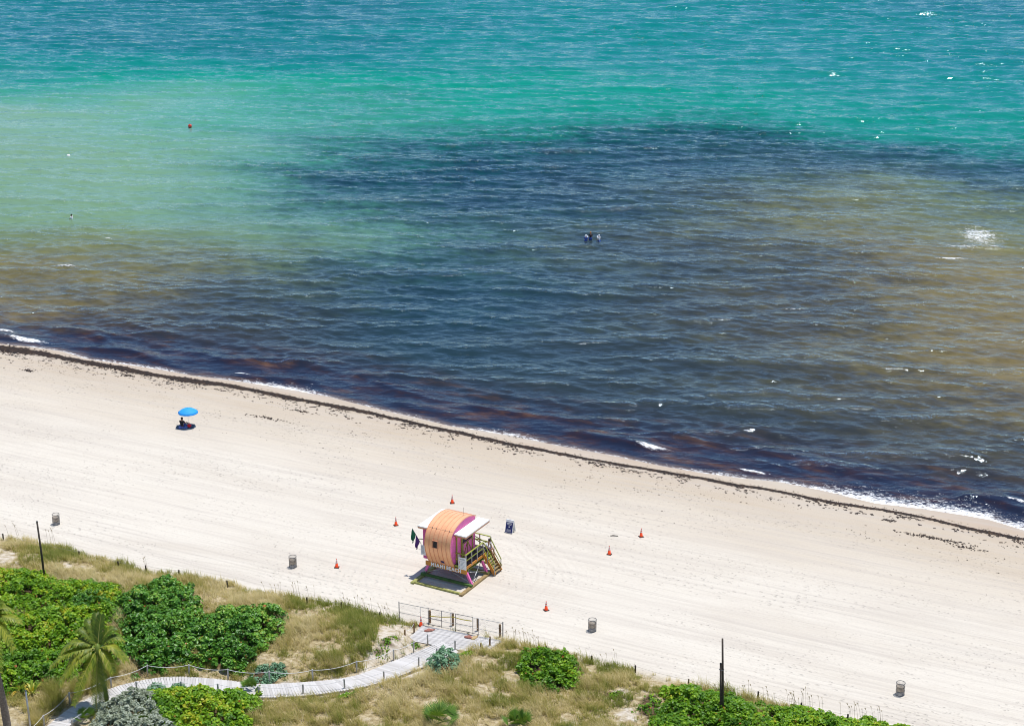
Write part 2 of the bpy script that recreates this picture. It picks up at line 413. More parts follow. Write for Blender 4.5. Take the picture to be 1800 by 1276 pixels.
def sand_mat():
    m, nt, b = mat_new('beach_sand')
    co = worldco(nt); rc = mapping(nt, co, -TH)                      # x along the beach, y out to sea
    tw = attr(nt, 'to_wrack'); td = attr(nt, 'to_dune')
    # colours: dry raked sand, tan sand by the wrack, damp sand below it, dune sand
    wob = mth(nt, 'ADD', tw, mth(nt, 'MULTIPLY', mth(nt, 'SUBTRACT', noise(nt, mapping(nt, rc, 0, (.05, .25, 1)), 1, 4, .6), .5), 11))
    fac = mth(nt, 'DIVIDE', mth(nt, 'ADD', wob, 6.0), 40.0, clamp=True)
    base = ramp(nt, fac, [(.0, (.36, .265, .19)), (.08, (.44, .345, .26)), (.15, (.445, .36, .27)), (.26, (.485, .405, .31)), (.40, (.56, .49, .40)), (.56, (.62, .562, .478)), (1, (.64, .585, .502))])
    big = noise(nt, mapping(nt, rc, R(5), (.05, .16, 1)), 1.0, 5, .65, .6)
    base = mixc(nt, ramp(nt, big, [(.44, (0, 0, 0)), (.66, (.5, .5, .5))]), base, (.53, .465, .385))
    sp = noise(nt, mapping(nt, rc, 0, (1, 1.6, 1)), 3.2, 4, .7)
    base = mixc(nt, ramp(nt, sp, [(.50, (0, 0, 0)), (.80, (.30, .30, .30))]), base, (.44, .385, .325))
    st = noise(nt, mapping(nt, rc, 0, (.035, 1.1, 1)), 1.0, 5, .62)     # long rake and tyre streaks
    st2 = noise(nt, mapping(nt, rc, R(4), (.06, 2.6, 1)), 1.0, 4, .6)
    base = mixc(nt, ramp(nt, st, [(.48, (0, 0, 0)), (.62, (.30, .30, .30))]), base, (.47, .415, .36))
    base = mixc(nt, ramp(nt, st2, [(.52, (0, 0, 0)), (.64, (.34, .34, .34))]), base, (.44, .39, .34))
    # dune sand is pinker and littered
    df = mth(nt, 'MULTIPLY', mth(nt, 'SUBTRACT', .6, td), .7, clamp=True)
    litter = ramp(nt, noise(nt, co, 2.6, 5, .75), [(.34, (.20, .15, .07)), (.48, (.34, .265, .14)), (.60, (.46, .38, .24)), (.72, (.56, .48, .37))])
    clean = ramp(nt, noise(nt, co, 2.2, 5, .7), [(.35, (.44, .36, .26)), (.55, (.58, .51, .42)), (.7, (.62, .57, .50))])
    bf = mth(nt, 'ADD', attr(nt, 'bare'), mth(nt, 'MULTIPLY', mth(nt, 'SUBTRACT', noise(nt, co, 1.1, 4, .6), .56), 3.0), clamp=True)
    dn = mixc(nt, bf, litter, clean)
    dn = mixc(nt, attr(nt, 'under_shrubs'), dn, ramp(nt, noise(nt, co, 5, 4), [(.35, (.055, .035, .02)), (.65, (.15, .10, .055))]))  # ground turned dark brown inside the shrub footprints
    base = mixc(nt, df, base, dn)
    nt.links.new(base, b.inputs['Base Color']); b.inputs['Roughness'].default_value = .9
    wet = mth(nt, 'MULTIPLY', mth(nt, 'SUBTRACT', -.6, tw), .6, clamp=True)
    nt.links.new(mth(nt, 'SUBTRACT', .92, mth(nt, 'MULTIPLY', wet, .45)), b.inputs['Roughness'])
    b.inputs['Specular IOR Level'].default_value = .2
    # relief: ruts along the beach, footprints, grain
    dry = mth(nt, 'MULTIPLY', mth(nt, 'ADD', tw, -1.0), .2, clamp=True)
    rut = noise(nt, mapping(nt, rc, R(2), (.03, 2.2, 1)), 1.0, 6, .65)
    foot = nt.nodes.new('ShaderNodeTexVoronoi'); foot.feature = 'SMOOTH_F1'; foot.inputs['Scale'].default_value = 1.7
    foot.inputs['Smoothness'].default_value = .4
    nt.links.new(mapping(nt, rc, 0, (1, 1.7, 1)), foot.inputs['Vector'])
    pit = ramp(nt, foot.outputs['Distance'], [(.05, (0, 0, 0)), (.28, (1, 1, 1))])
    pm = ramp(nt, noise(nt, mapping(nt, rc, 0, (.06, .14, 1)), 1.0, 3), [(.42, (0, 0, 0)), (.6, (1, 1, 1))])
    f2 = nt.nodes.new('ShaderNodeTexVoronoi'); f2.feature = 'SMOOTH_F1'; f2.inputs['Scale'].default_value = 2.6; f2.inputs['Smoothness'].default_value = .3
    nt.links.new(mapping(nt, rc, R(20), (1, 1.5, 1), (3.7, 1.2, 0)), f2.inputs['Vector'])
    pit2 = ramp(nt, f2.outputs['Distance'], [(.04, (0, 0, 0)), (.24, (1, 1, 1))])
    pm2 = ramp(nt, noise(nt, mapping(nt, rc, 0, (.11, .2, 1)), 1.0, 4, .6), [(.46, (0, 0, 0)), (.58, (1, 1, 1))])
    prints = mth(nt, 'ADD', mth(nt, 'MULTIPLY', mth(nt, 'SUBTRACT', pit, 1), pm), mth(nt, 'MULTIPLY', mth(nt, 'MULTIPLY', mth(nt, 'SUBTRACT', pit2, 1), pm2), .8))
    # parallel wheel ruts that follow the foot of the dune
    tdw = mth(nt, 'ADD', td, mth(nt, 'MULTIPLY', noise(nt, mapping(nt, rc, 0, (.05, .05, 1)), 1.0, 3, .5), 3.5))
    wheel = mth(nt, 'MULTIPLY', mth(nt, 'ADD', mth(nt, 'SINE', mth(nt, 'MULTIPLY', tdw, 7.0)), mth(nt, 'SINE', mth(nt, 'MULTIPLY', tdw, 11.3))),
                ramp(nt, mth(nt, 'DIVIDE', td, 12.0), [(.03, (0, 0, 0)), (.10, (.5, .5, .5)), (.40, (.35, .35, .35)), (.62, (0, 0, 0))]))
    # vehicle loops round the tower
    ctr = TOWER_C
    vd = nt.nodes.new('ShaderNodeVectorMath'); vd.operation = 'DISTANCE'
    nt.links.new(mapping(nt, co, 0, (1, 1, 0)), vd.inputs[0]); vd.inputs[1].default_value = (ctr[0], ctr[1], 0)
    dist = mth(nt, 'ADD', vd.outputs['Value'], mth(nt, 'MULTIPLY', noise(nt, co, .18, 2), 2.5))
    loops = mth(nt, 'MULTIPLY', mth(nt, 'SINE', mth(nt, 'MULTIPLY', dist, 8.0)), mth(nt, 'SINE', mth(nt, 'MULTIPLY', dist, 2.3)))
    lmask = mth(nt, 'MULTIPLY', ramp(nt, mth(nt, 'DIVIDE', dist, 20.0), [(.22, (0, 0, 0)), (.3, (1, 1, 1)), (.5, (1, 1, 1)), (.58, (0, 0, 0))]), .35)
    h = mth(nt, 'ADD', mth(nt, 'MULTIPLY', rut, 1.15), mth(nt, 'ADD', mth(nt, 'MULTIPLY', prints, .75), mth(nt, 'MULTIPLY', wheel, .22)))
    h = mth(nt, 'ADD', h, mth(nt, 'MULTIPLY', mth(nt, 'MULTIPLY', loops, lmask), .6))
    h = mth(nt, 'ADD', mth(nt, 'MULTIPLY', h, dry), mth(nt, 'MULTIPLY', noise(nt, co, 9, 4, .7), .22))
    nt.links.new(bump(nt, h, .9, .13), b.inputs['Normal'])
    return m
# tower frame is needed by the sand: right end of its lettered beam
TW_TH = R(-29.0); TA = np.array((math.cos(TW_TH), math.sin(TW_TH))); TB = np.array((-math.sin(TW_TH), math.cos(TW_TH)))
TW_O = at(821.5, 1009, 1.07)[:2]
TOWER_C = TW_O - 2*TA + 1.6*TB
GROUND_XY = (X, Y)
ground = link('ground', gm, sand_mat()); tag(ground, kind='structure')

# ------------------------------------------------------------------ the sea
def sea():
    # rows run parallel to the shore, closer together near the beach; columns fan out seawards
    n0 = 118.0
    rows = [n0]
    while rows[-1] < 530: rows.append(rows[-1] + .115*(max(rows[-1], 137)/137.0)**1.85)
    while rows[-1] < 12000: rows.append(rows[-1]*1.12)
    rows = np.array(rows)
    u = np.linspace(-1, 1, 540)
    # each row spans what the view sees and a good margin; outer columns carry on to the horizon
    k = .36
    # solve X = -k Y and X = +k Y on the row n: point = t A + n B
    tl = rows*(-k*B[1]-B[0])/(A[0]+k*A[1]); tr = rows*(k*B[1]-B[0])/(A[0]-k*A[1])
    tl = tl-6; tr = tr+6
    inner = tl[:, None]+(u[None, :]+1)/2*(tr-tl)[:, None]
    wdt = (tr-tl)[:, None]
    g = np.array([.02, .06, .14, .3, .7, 2, 6, 20, 60])
    left = tl[:, None]-wdt*g[::-1][None, :]; right = tr[:, None]+wdt*g[None, :]
    Tm = np.concatenate([left, inner, right], 1); Nm = np.repeat(rows[:, None], Tm.shape[1], 1)
    Xs, Ys = xy(Tm, Nm)
    dx = np.gradient(Tm, axis=1); dn = np.gradient(Nm, axis=0); spacing = np.maximum(dx*.45, dn)
    off = Nm - shore_n(Tm)                                               # metres offshore
    Zs = np.zeros_like(Xs); slopeish = np.zeros_like(Xs)
    r2 = np.random.default_rng(21)
    # wind chop and a short swell running in to the beach
    comps = []
    for lam, amp, spread, m in ((11.0, .13, .20, 5), (6.5, .080, .30, 7), (4.0, .074, .40, 12), (2.7, .062, .46, 16), (1.85, .042, .50, 20), (1.3, .022, .55, 16)):
        for _ in range(m):
            L = lam*r2.uniform(.72, 1.35); th = r2.normal(-math.pi/2-.06, spread*.95)
            comps.append((L, amp*math.sqrt(2.2/m)*r2.uniform(.6, 1.4), th, r2.uniform(0, 6.28)))
    near = sstep(-.2, 9, off); swellfade = .30+.70*sstep(0, 60, off)
    groups = .42+1.14*fbm(Xs*.05, Ys*.035, 91, 4)
    wx = 1.6*(fbm(Xs*.10, Ys*.10, 3, 2)-.5); wy = 1.6*(fbm(Xs*.10, Ys*.10, 8, 2)-.5)
    for L, amp, th, ph in comps:
        kx = 2*math.pi/L*math.cos(th); ky = 2*math.pi/L*math.sin(th)
        fade = 1-sstep(.28, .5, spacing/L)
        p = kx*(Xs+wx)+ky*(Ys+wy)+ph
        s = np.sin(p)
        Zs += amp*fade*(s + .22*np.cos(2*p)*-1)
    Zs = Zs*(.16+.84*near)*groups*(.50+.55*sstep(30, 330, off))
    sig = Zs/(np.std(Zs[:len(rows)//2])+1e-6); gyy = np.gradient(Zs, axis=0)/np.maximum(dn, .01)
    crest = sstep(.7, 1.7, sig)*sstep(0, .25, gyy)*(1-sstep(70, 160, off))
    # low shore-break ridges, running along the beach
    foam = np.zeros_like(Xs)
    for d0, h0, sd in ((2.4, .34, 3), (6.0, .24, 5), (10.5, .18, 9)):
        wob = d0 + 2.2*(fbm(Tm*.09, 0*Tm+sd, sd, 3)-.5)*2
        e = off-wob; amp = h0*sstep(.36, .62, fbm(Tm*.11+sd*7, 0*Tm+2, sd+40, 2))
        Zs += amp*np.exp(-(e/np.where(e > 0, 1.3, .55))**2)
    # places where a crest breaks: centre in the photograph, half length and half width in metres, turned with the shore
    breaks = [(1146,787,1.55,.45,.9), (1322,829,1.3,.3,.8), (46,598,2.6,.55,.9), (8,583,1.4,.5,.8), (425,660,1.0,.25,.7), (1790,884,1.6,.35,.7),
              (1722,415,3.0,5.5,.56), (1695,434,3.4,2.0,.46), (1675,455,2.6,.45,.7), (1745,437,2.2,.7,.5), (1700,370,1.5,.3,.45), (117,471,1.9,.5,.62), (190,420,.7,.25,.7), (150,173,1.2,.4,.7),
              (465,289,.6,.2,.7), (10,178,1.2,.3,.5), (1398,545,1.7,.3,.5), (300,75,1.2,.3,.4), (340,140,1.0,.3,.45), (1880,640,2,.4,.6)]
    for px, py, hl, hw, st in breaks:
        c = at(px, py, SEA_Z); ct, cn = tn(c[0], c[1])
        ca = 0.0 if cn-float(shore_n(ct)) < 12 else R(22)
        dt, dnn = Tm-ct, Nm-cn; e1 = dt*math.cos(ca)+dnn*math.sin(ca); e2 = -dt*math.sin(ca)+dnn*math.cos(ca)
        e2 = e2 + .35*(fbm(Xs*.8, Ys*.8, 61, 2)-.5)
        q = (e1/hl)**2+(e2/hw)**2
        if hw < 1: Zs += .16*np.exp(-(e1/hl)**2-(e2/.6)**2)
        foam = np.maximum(foam, st*np.exp(-q*.9))
    # swash: lacy foam along the edge, wider towards the right, and where backwash meets the break
    lace = sstep(.34, .66, fbm(Tm*.10+3, 0*Tm+1, 15, 3))
    right = sstep(-112, -30, Tm)
    wide = .28+.25*right+(.55+1.3*right)*lace
    sw = .90*np.exp(-np.maximum(off, 0)/wide)*(off > -1.5)*(.44+.36*lace+.10*right)
    foam = np.maximum(foam, sw)
    Zs += SEA_Z + .02
    edge = sstep(3.0, -.3, off)
    Zs = Zs*(1-edge*.92) + (SEA_Z+.015)*edge*.92
    # what colours the water: D depth, S stirred sand and silt, W weed below and adrift
    ctl = [ # px, py, D, S, W
        (0,10,0.82,0,0),(300,30,0.84,0,0.05),(600,20,0.86,0,0.08),(900,10,0.74,0,0),(1200,15,0.72,0,0),(1500,15,0.76,0,0),(1800,15,0.86,0,0),
        (0,60,0.8,0,0.05),(250,75,0.84,0,0.08),(500,85,0.82,0,0.06),(760,70,0.72,0,0),(1000,70,0.68,0,0),(1300,80,0.7,0,0),(1600,80,0.72,0,0),(1800,80,0.8,0,0),
        (0,125,0.62,0,0.05),(200,105,0.6,0,0),(400,130,0.55,0,0),(650,120,0.6,0,0),(900,125,0.52,0,0),(1150,130,0.6,0,0),(1400,140,0.62,0,0),(1600,150,0.62,0,0),(1800,150,0.68,0,0),
        (0,150,0.36,0.05,0.1),(150,170,0.1,0.05,0),(350,155,0.25,0,0),(550,165,0.32,0,0),(750,160,0.36,0,0),(950,170,0.38,0,0),(1150,185,0.44,0,0),(1350,190,0.48,0,0),(1550,195,0.5,0,0),(1800,195,0.54,0,0),
        (0,200,0,0.12,0),(200,210,0.06,0.08,0),(400,200,0.14,0,0),(560,205,0.22,0,0.05),(700,195,0.3,0,0.12),(850,205,0.34,0,0.35),(1000,205,0.36,0,0.3),(1150,215,0.36,0,0.25),(1350,225,0.38,0,0.3),(1550,230,0.42,0,0.3),(1800,235,0.46,0,0.15),
        (0,260,0,0.22,0),(200,260,0.03,0.16,0),(400,260,0.08,0.1,0.02),(540,260,0.16,0.02,0.22),(640,245,0.25,0,0.66),(800,240,0.35,0,0.66),(1000,245,0.35,0,0.66),(1200,255,0.35,0,0.72),(1400,258,0.4,0,0.74),(1600,262,0.4,0,0.74),(1800,268,0.45,0,0.66),
        (0,320,0,0.224,0.02),(200,320,0,0.198,0),(400,320,0.04,0.132,0.03),(530,315,0.12,0.1,0.35),(640,310,0.2,0,0.8),(800,310,0.4,0,0.86),(1000,310,0.4,0,0.86),(1200,305,0.4,0.1,0.84),(1400,300,0.4,0.15,0.881),(1600,310,0.3,0.3,0.691),(1800,310,0.3,0.25,0.691),
        (0,375,0,0.277,0.1),(120,380,0,0.277,0.03),(300,380,0,0.238,0.02),(480,375,0.05,0.172,0.15),(620,385,0.1,0.15,0.4),(760,370,0.3,0.05,0.8),(1000,375,0.3,0.1,0.86),(1200,365,0.2,0.35,0.866),(1400,365,0.1,0.55,0.497),(1600,360,0.05,0.58,0.304),(1800,355,0.05,0.5,0.269),
        (0,420,0,0.33,0.322),(120,430,0,0.475,0.155),(250,430,0,0.462,0.062),(400,425,0,0.33,0.062),(560,425,0.05,0.3,0.3),(700,415,0.15,0.15,0.42),(850,420,0.3,0.1,0.8),(1000,430,0.2,0.35,0.66),(1200,430,0.1,0.6,0.71),(1400,425,0.05,0.68,0.427),(1600,420,0,0.7,0.253),(1720,420,0.05,0.6,0.147),(1800,425,0.05,0.6,0.182),
        (0,470,0,0.645,0.26),(100,475,0,0.731,0.223),(220,470,0,0.731,0.34),(350,465,0,0.78,0.24),(430,460,0,0.6,0.5),(520,465,0.1,0.3,0.72),(700,470,0.3,0.05,0.88),(900,480,0.3,0.15,0.86),(1100,480,0.15,0.5,0.72),(1300,480,0.05,0.7,0.732),(1500,475,0,0.75,0.427),(1650,480,0,0.8,0.269),(1800,480,0,0.75,0.217),
        (0,520,0,0.817,0.124),(120,515,0,0.817,0.38),(250,515,0,0.731,0.52),(370,510,0,0.7,0.74),(500,520,0.2,0.25,0.86),(700,530,0.3,0.1,0.9),(900,530,0.25,0.2,0.88),(1100,540,0.1,0.5,0.8),(1300,545,0.05,0.66,0.844),(1500,540,0,0.75,0.479),(1700,540,0,0.82,0.304),(1800,540,0,0.82,0.253),
        (0,550,0,0.95,0.279),(150,560,0,0.9,0.7),(300,570,0,0.8,0.88),(420,570,0.05,0.6,0.94),(600,590,0.2,0.2,0.9),(800,600,0.2,0.25,0.9),(1000,610,0.1,0.45,0.86),(1200,610,0.1,0.5,0.95),(1400,620,0.05,0.6,0.672),(1600,620,0,0.78,0.427),(1800,610,0,0.9,0.253),
        (0,580,0,0.9,0.93),(150,600,0,0.8,0.96),(300,630,0,0.7,0.97),(450,650,0,0.6,0.95),(650,670,0.05,0.5,0.94),(850,690,0.05,0.45,0.92),(1050,700,0.05,0.5,0.88),(1250,710,0.05,0.55,0.95),(1450,710,0,0.68,0.637),(1650,680,0,0.85,0.5),(1800,660,0,0.95,0.253),
        (800,740,0,0.7,0.98),(1000,775,0,0.7,0.98),(1200,805,0,0.75,0.97),(1200,760,0,0.7,0.9),(1450,850,0,0.8,0.98),(1450,790,0,0.82,0.741),(1650,880,0,0.8,0.98),(1650,770,0,0.75,0.706),(1650,830,0,0.8,0.812),(1800,900,0,0.8,0.98),(1800,740,0,0.8,0.549),(1800,820,0,0.75,0.777)]
    C = np.array([(*tn(*at(c[0], c[1], SEA_Z)[:2]), c[2], c[3], c[4]) for c in ctl])
    sub = Tm.shape
    num = np.zeros((3,)+sub, np.float32); den = np.zeros(sub, np.float32)
    o1 = np.clip(Nm-90, 20, 420).astype(np.float32)
    jt = (Tm + .12*o1*(fbm(Tm*.035, Nm*.03, 11, 4)-.5)*2).astype(np.float32); jn = (Nm + .11*o1*(fbm(Tm*.03, Nm*.035, 13, 4)-.5)*2).astype(np.float32)
    for ct, cn, d_, s_, w_ in C:
        oc = min(max(cn-90, 20), 420)
        q = ((jt-ct)/(.085*oc+4.5))**2 + ((jn-cn)/(.038*oc+2.4))**2
        wgt = np.exp(-np.minimum(q, 60)*.55) + 1e-9/(1+q)
        den += wgt; num[0] += wgt*d_; num[1] += wgt*s_; num[2] += wgt*w_
    num /= den
    V = np.stack([Xs.ravel(), Ys.ravel(), Zs.ravel()], 1)
    me = np_mesh('sea', V, grid_faces(*sub), True)
    for nm, arr in (('deep', num[0]), ('silt', num[1]), ('weed', num[2]), ('foam', foam), ('offshore', off), ('crest', crest)): add_attr(me, nm, arr.ravel())
    return me

def sea_mat():
    m, nt, b = mat_new('sea_water')
    nt.nodes.remove(b)
    co = worldco(nt); rc = mapping(nt, co, -TH)
    n1 = noise(nt, mapping(nt, rc, 0, (.09, .13, 1)), 1.0, 5, .62); n2 = noise(nt, mapping(nt, rc, 0, (.5, .8, 1)), 1.0, 4, .65)
    jit = mth(nt, 'ADD', mth(nt, 'MULTIPLY', mth(nt, 'SUBTRACT', n1, .5), .45), mth(nt, 'MULTIPLY', mth(nt, 'SUBTRACT', n2, .5), .42))
    deep = ramp(nt, attr(nt, 'deep'), [(0, (.165, .315, .205)), (.14, (.075, .295, .195)), (.36, (.002, .245, .165)), (.55, (.001, .195, .158)), (.72, (.001, .170, .165)), (.90, (.001, .122, .142)), (1, (.001, .085, .12))])
    silt = ramp(nt, attr(nt, 'silt'), [(0, (.155, .295, .19)), (.35, (.155, .235, .105)), (.7, (.205, .172, .055)), (1, (.27, .19, .06))])
    sf = ramp(nt, attr(nt, 'silt'), [(0, (0, 0, 0)), (.35, (1, 1, 1))])
    c = mixc(nt, sf, deep, silt)
    wv = mth(nt, 'ADD', attr(nt, 'weed'), mth(nt, 'MULTIPLY', jit, mth(nt, 'MULTIPLY', mth(nt, 'MULTIPLY', attr(nt, 'weed'), mth(nt, 'SUBTRACT', 1.08, attr(nt, 'weed'))), 5.2)), clamp=True)
    wf = ramp(nt, wv, [(.0, (0, 0, 0)), (.3, (.40, .40, .40)), (.6, (.84, .84, .84)), (.85, (.985, .985, .985))])
    # weed: slate green further out, red-brown fragments churned up by the beach
    wcol_out = mixc(nt, attr(nt, 'silt'), (.003, .029, .047), (.036, .031, .024))
    frag = ramp(nt, noise(nt, mapping(nt, rc, 0, (.28, .75, 1)), 1.0, 4, .6), [(.42, (.010, .014, .034)), (.55, (.022, .014, .024)), (.66, (.060, .030, .024)), (.80, (.13, .065, .035))])
    nearf = mth(nt, 'DIVIDE', mth(nt, 'SUBTRACT', 14.0, attr(nt, 'offshore')), 9.0, clamp=True)
    wcol = mixc(nt, nearf, wcol_out, frag)
    c = mixc(nt, wf, c, wcol)
    # thin water over sand right at the edge
    thin = mth(nt, 'MULTIPLY', mth(nt, 'SUBTRACT', .9, attr(nt, 'offshore')), .9, clamp=True)
    c = mixc(nt, mth(nt, 'MULTIPLY', thin, .7), c, (.22, .15, .10))
    dif = nt.nodes.new('ShaderNodeBsdfDiffuse'); nt.links.new(c, dif.inputs[0])
    # ripples too small for the mesh
    r1 = noise(nt, mapping(nt, co, R(4), (.42, 1.15, 1)), 1.0, 3, .55, .4)
    r2 = noise(nt, mapping(nt, co, R(-9), (4.0, 7.5, 1)), 1.0, 2, .6, .3)
    far = mth(nt, 'MULTIPLY', attr(nt, 'offshore'), .0012)
    hgt = mth(nt, 'ADD', mth(nt, 'MULTIPLY', r1, mth(nt, 'ADD', .50, far)), mth(nt, 'MULTIPLY', r2, mth(nt, 'ADD', .03, mth(nt, 'MULTIPLY', attr(nt, 'crest'), .7))))
    nb = bump(nt, hgt, 1.0, .30)
    gl = nt.nodes.new('ShaderNodeBsdfGlossy'); gl.inputs['Roughness'].default_value = .09; gl.inputs['Color'].default_value = (.68, .82, .96, 1)
    nt.links.new(nb, gl.inputs['Normal'])
    fr = nt.nodes.new('ShaderNodeFresnel'); fr.inputs['IOR'].default_value = 1.34; nt.links.new(nb, fr.inputs['Normal'])
    mx = nt.nodes.new('ShaderNodeMixShader'); nt.links.new(fr.outputs[0], mx.inputs[0])
    nt.links.new(dif.outputs[0], mx.inputs[1]); nt.links.new(gl.outputs[0], mx.inputs[2])
    # foam
    fd = nt.nodes.new('ShaderNodeBsdfDiffuse'); fd.inputs[0].default_value = (.80, .80, .80, 1)
    fn1 = noise(nt, mapping(nt, rc, R(8), (1.3, 2.3, 1)), 1.0, 6, .72, .6)
    ridged = mth(nt, 'SUBTRACT', 1.0, mth(nt, 'MULTIPLY', mth(nt, 'ABSOLUTE', mth(nt, 'SUBTRACT', fn1, .5)), 7.0), clamp=True)
    fn2 = noise(nt, mapping(nt, rc, R(-6), (2.2, 4.6, 1)), 1.0, 4, .7)
    fm = mth(nt, 'ADD', mth(nt, 'MULTIPLY', attr(nt, 'foam'), 1.15), mth(nt, 'ADD', mth(nt, 'MULTIPLY', ridged, .36), mth(nt, 'MULTIPLY', mth(nt, 'SUBTRACT', fn2, .5), 1.7)))
    fm = mth(nt, 'MULTIPLY', mth(nt, 'SUBTRACT', fm, .72), 2.6, clamp=True)
    mf = nt.nodes.new('ShaderNodeMixShader'); nt.links.new(fm, mf.inputs[0])
    nt.links.new(mx.outputs[0], mf.inputs[1]); nt.links.new(fd.outputs[0], mf.inputs[2])
    nt.links.new(mf.outputs[0], nt.nodes['Material Output'].inputs[0])
    return m
sea_o = link('sea', sea(), sea_mat()); tag(sea_o, kind='structure')

# ------------------------------------------------------------------ seaweed wrack along the tide line
def weed_bits(t, n, size, tall):
    """little crumpled strands: four-sided flakes, two triangles each, raised at random corners"""
    k = len(t); x, y = xy(t, n); z = height(x, y)
    ang = rng.uniform(0, 2*math.pi, k); ang = np.where(rng.random(k) < .6, TH+rng.normal(0, .5, k), ang)
    l = size*rng.uniform(.5, 1.5, k); wd = l*rng.uniform(.25, .7, k)
    ux, uy = np.cos(ang), np.sin(ang)
    V = np.empty((k, 5, 3))
    for i, (a, b_) in enumerate(((-1, -.6), (.8, -1), (1, .7), (-.7, 1))):
        V[:, i, 0] = x+ux*a*l/2-uy*b_*wd/2; V[:, i, 1] = y+uy*a*l/2+ux*b_*wd/2; V[:, i, 2] = z+.004+tall*.25*rng.random(k)
    V[:, 4, 0] = x; V[:, 4, 1] = y; V[:, 4, 2] = z+tall*rng.uniform(.5, 1.3, k)
    F = np.array([(0, 1, 4), (1, 2, 4), (2, 3, 4), (3, 0, 4)])[None]+np.arange(k)[:, None, None]*5
    return V.reshape(-1, 3), F.reshape(-1, 3), np.repeat(rng.random(k), 5)
def stuff(name, parts, mat, label, cat):
    V = np.concatenate([p[0] for p in parts]); F = []; o = 0
    for p in parts: F.append(p[1]+o); o += len(p[0])
    me = np_mesh(name, V, np.concatenate(F)); add_attr(me, 'tint', np.concatenate([p[2] for p in parts]))
    ob = link(name, me, mat); tag(ob, label, cat, kind='stuff'); return ob
tl_ = rng.uniform(-140, -4, 26000)
wd_ = np.interp(tl_, [-128, -112, -95, -75, -55, -20], [1.0, .74, .40, .26, .15, .14])*(.15+1.6*fbm(tl_*.35, 0*tl_, 4, 4))
nl_ = wrack_n(tl_) + rng.normal(0, 1, len(tl_))*wd_*.5 + .35*(fbm(tl_*.6, 0*tl_, 44, 3)-.5)
kp = rng.random(len(tl_)) < np.interp(tl_, [-125, -90, -60, -20], [1, .9, .55, .5])
part1 = weed_bits(tl_[kp], nl_[kp], .30, .10)
t2 = rng.uniform(-140, -4, 4200); off2 = np.abs(rng.normal(0, 1.0, len(t2)))*np.interp(t2, [-125, -90, -40], [1.5, 1.1, .7])
k2 = fbm(t2*.8, off2*2, 6, 3) > .47
part2 = weed_bits(t2[k2], wrack_n(t2[k2])-off2[k2], .22, .05)
t3 = rng.uniform(-140, -4, 5000); o3 = rng.uniform(0, 12, len(t3))
k3 = (fbm(t3*.22, o3*.8, 9, 4) > .60) & (rng.random(len(t3)) < np.interp(o3, [0, 5, 12], [1, .7, .15]))
part3 = weed_bits(t3[k3], wrack_n(t3[k3])-o3[k3], .12, .03)
t4 = rng.uniform(-140, -4, 700); part4 = weed_bits(t4, wrack_n(t4)+rng.uniform(.1, 1.0, len(t4)), .12, .03)
clp = []
for px, py, l_, num_ in ((1640,944,3.0,150),(1560,912,.8,50),(905,760,1.0,20),(530,722,1.6,60),(470,735,2.2,60),(225,658,.8,50),(50,651,.9,60),(1700,962,1.5,60)):
    c = at(px, py, -.05); ct, cn = tn(c[0], c[1]); dt = rng.normal(0, l_*.45, num_)
    clp.append(weed_bits(ct+dt, cn+rng.normal(0, .16, num_)+dt*.02, .17, .06))
stuff('seaweed_wrack', [part1, part2, part3, part4]+clp, M['weed'], 'dark brown line of washed up seaweed along the tide line', 'seaweed')

# ------------------------------------------------------------------ dune plants
def W2(px, py, z=.6): return at(px, py, z)[:2]
BUSHES = []          # footprints, kept free of grass
def leaves_mesh(P, Nrm, size, tint, fold=.25):
    """round, slightly cupped leaves: six corners each"""
    k = len(P); P = np.asarray(P); Nrm = Nrm/np.linalg.norm(Nrm, axis=1)[:, None]
    r = rng.normal(size=(k, 3)); U = np.cross(Nrm, r); U /= np.linalg.norm(U, axis=1)[:, None]; Wv = np.cross(Nrm, U)
    V = np.empty((k, 6, 3)); s = np.asarray(size)[:, None]
    for i, (a, b_, c) in enumerate(((-1, 0, 0), (-.35, .85, fold), (.6, .75, fold), (1.05, 0, -.1), (.6, -.75, fold), (-.35, -.85, fold))):
        V[:, i] = P+(U*a+Wv*b_)*s+Nrm*c*s
    F = np.array([(0, 1, 2, 3), (0, 3, 4, 5)])[None]+np.arange(k)[:, None, None]*6
    return V.reshape(-1, 3), F.reshape(-1, 4), np.repeat(tint, 6)
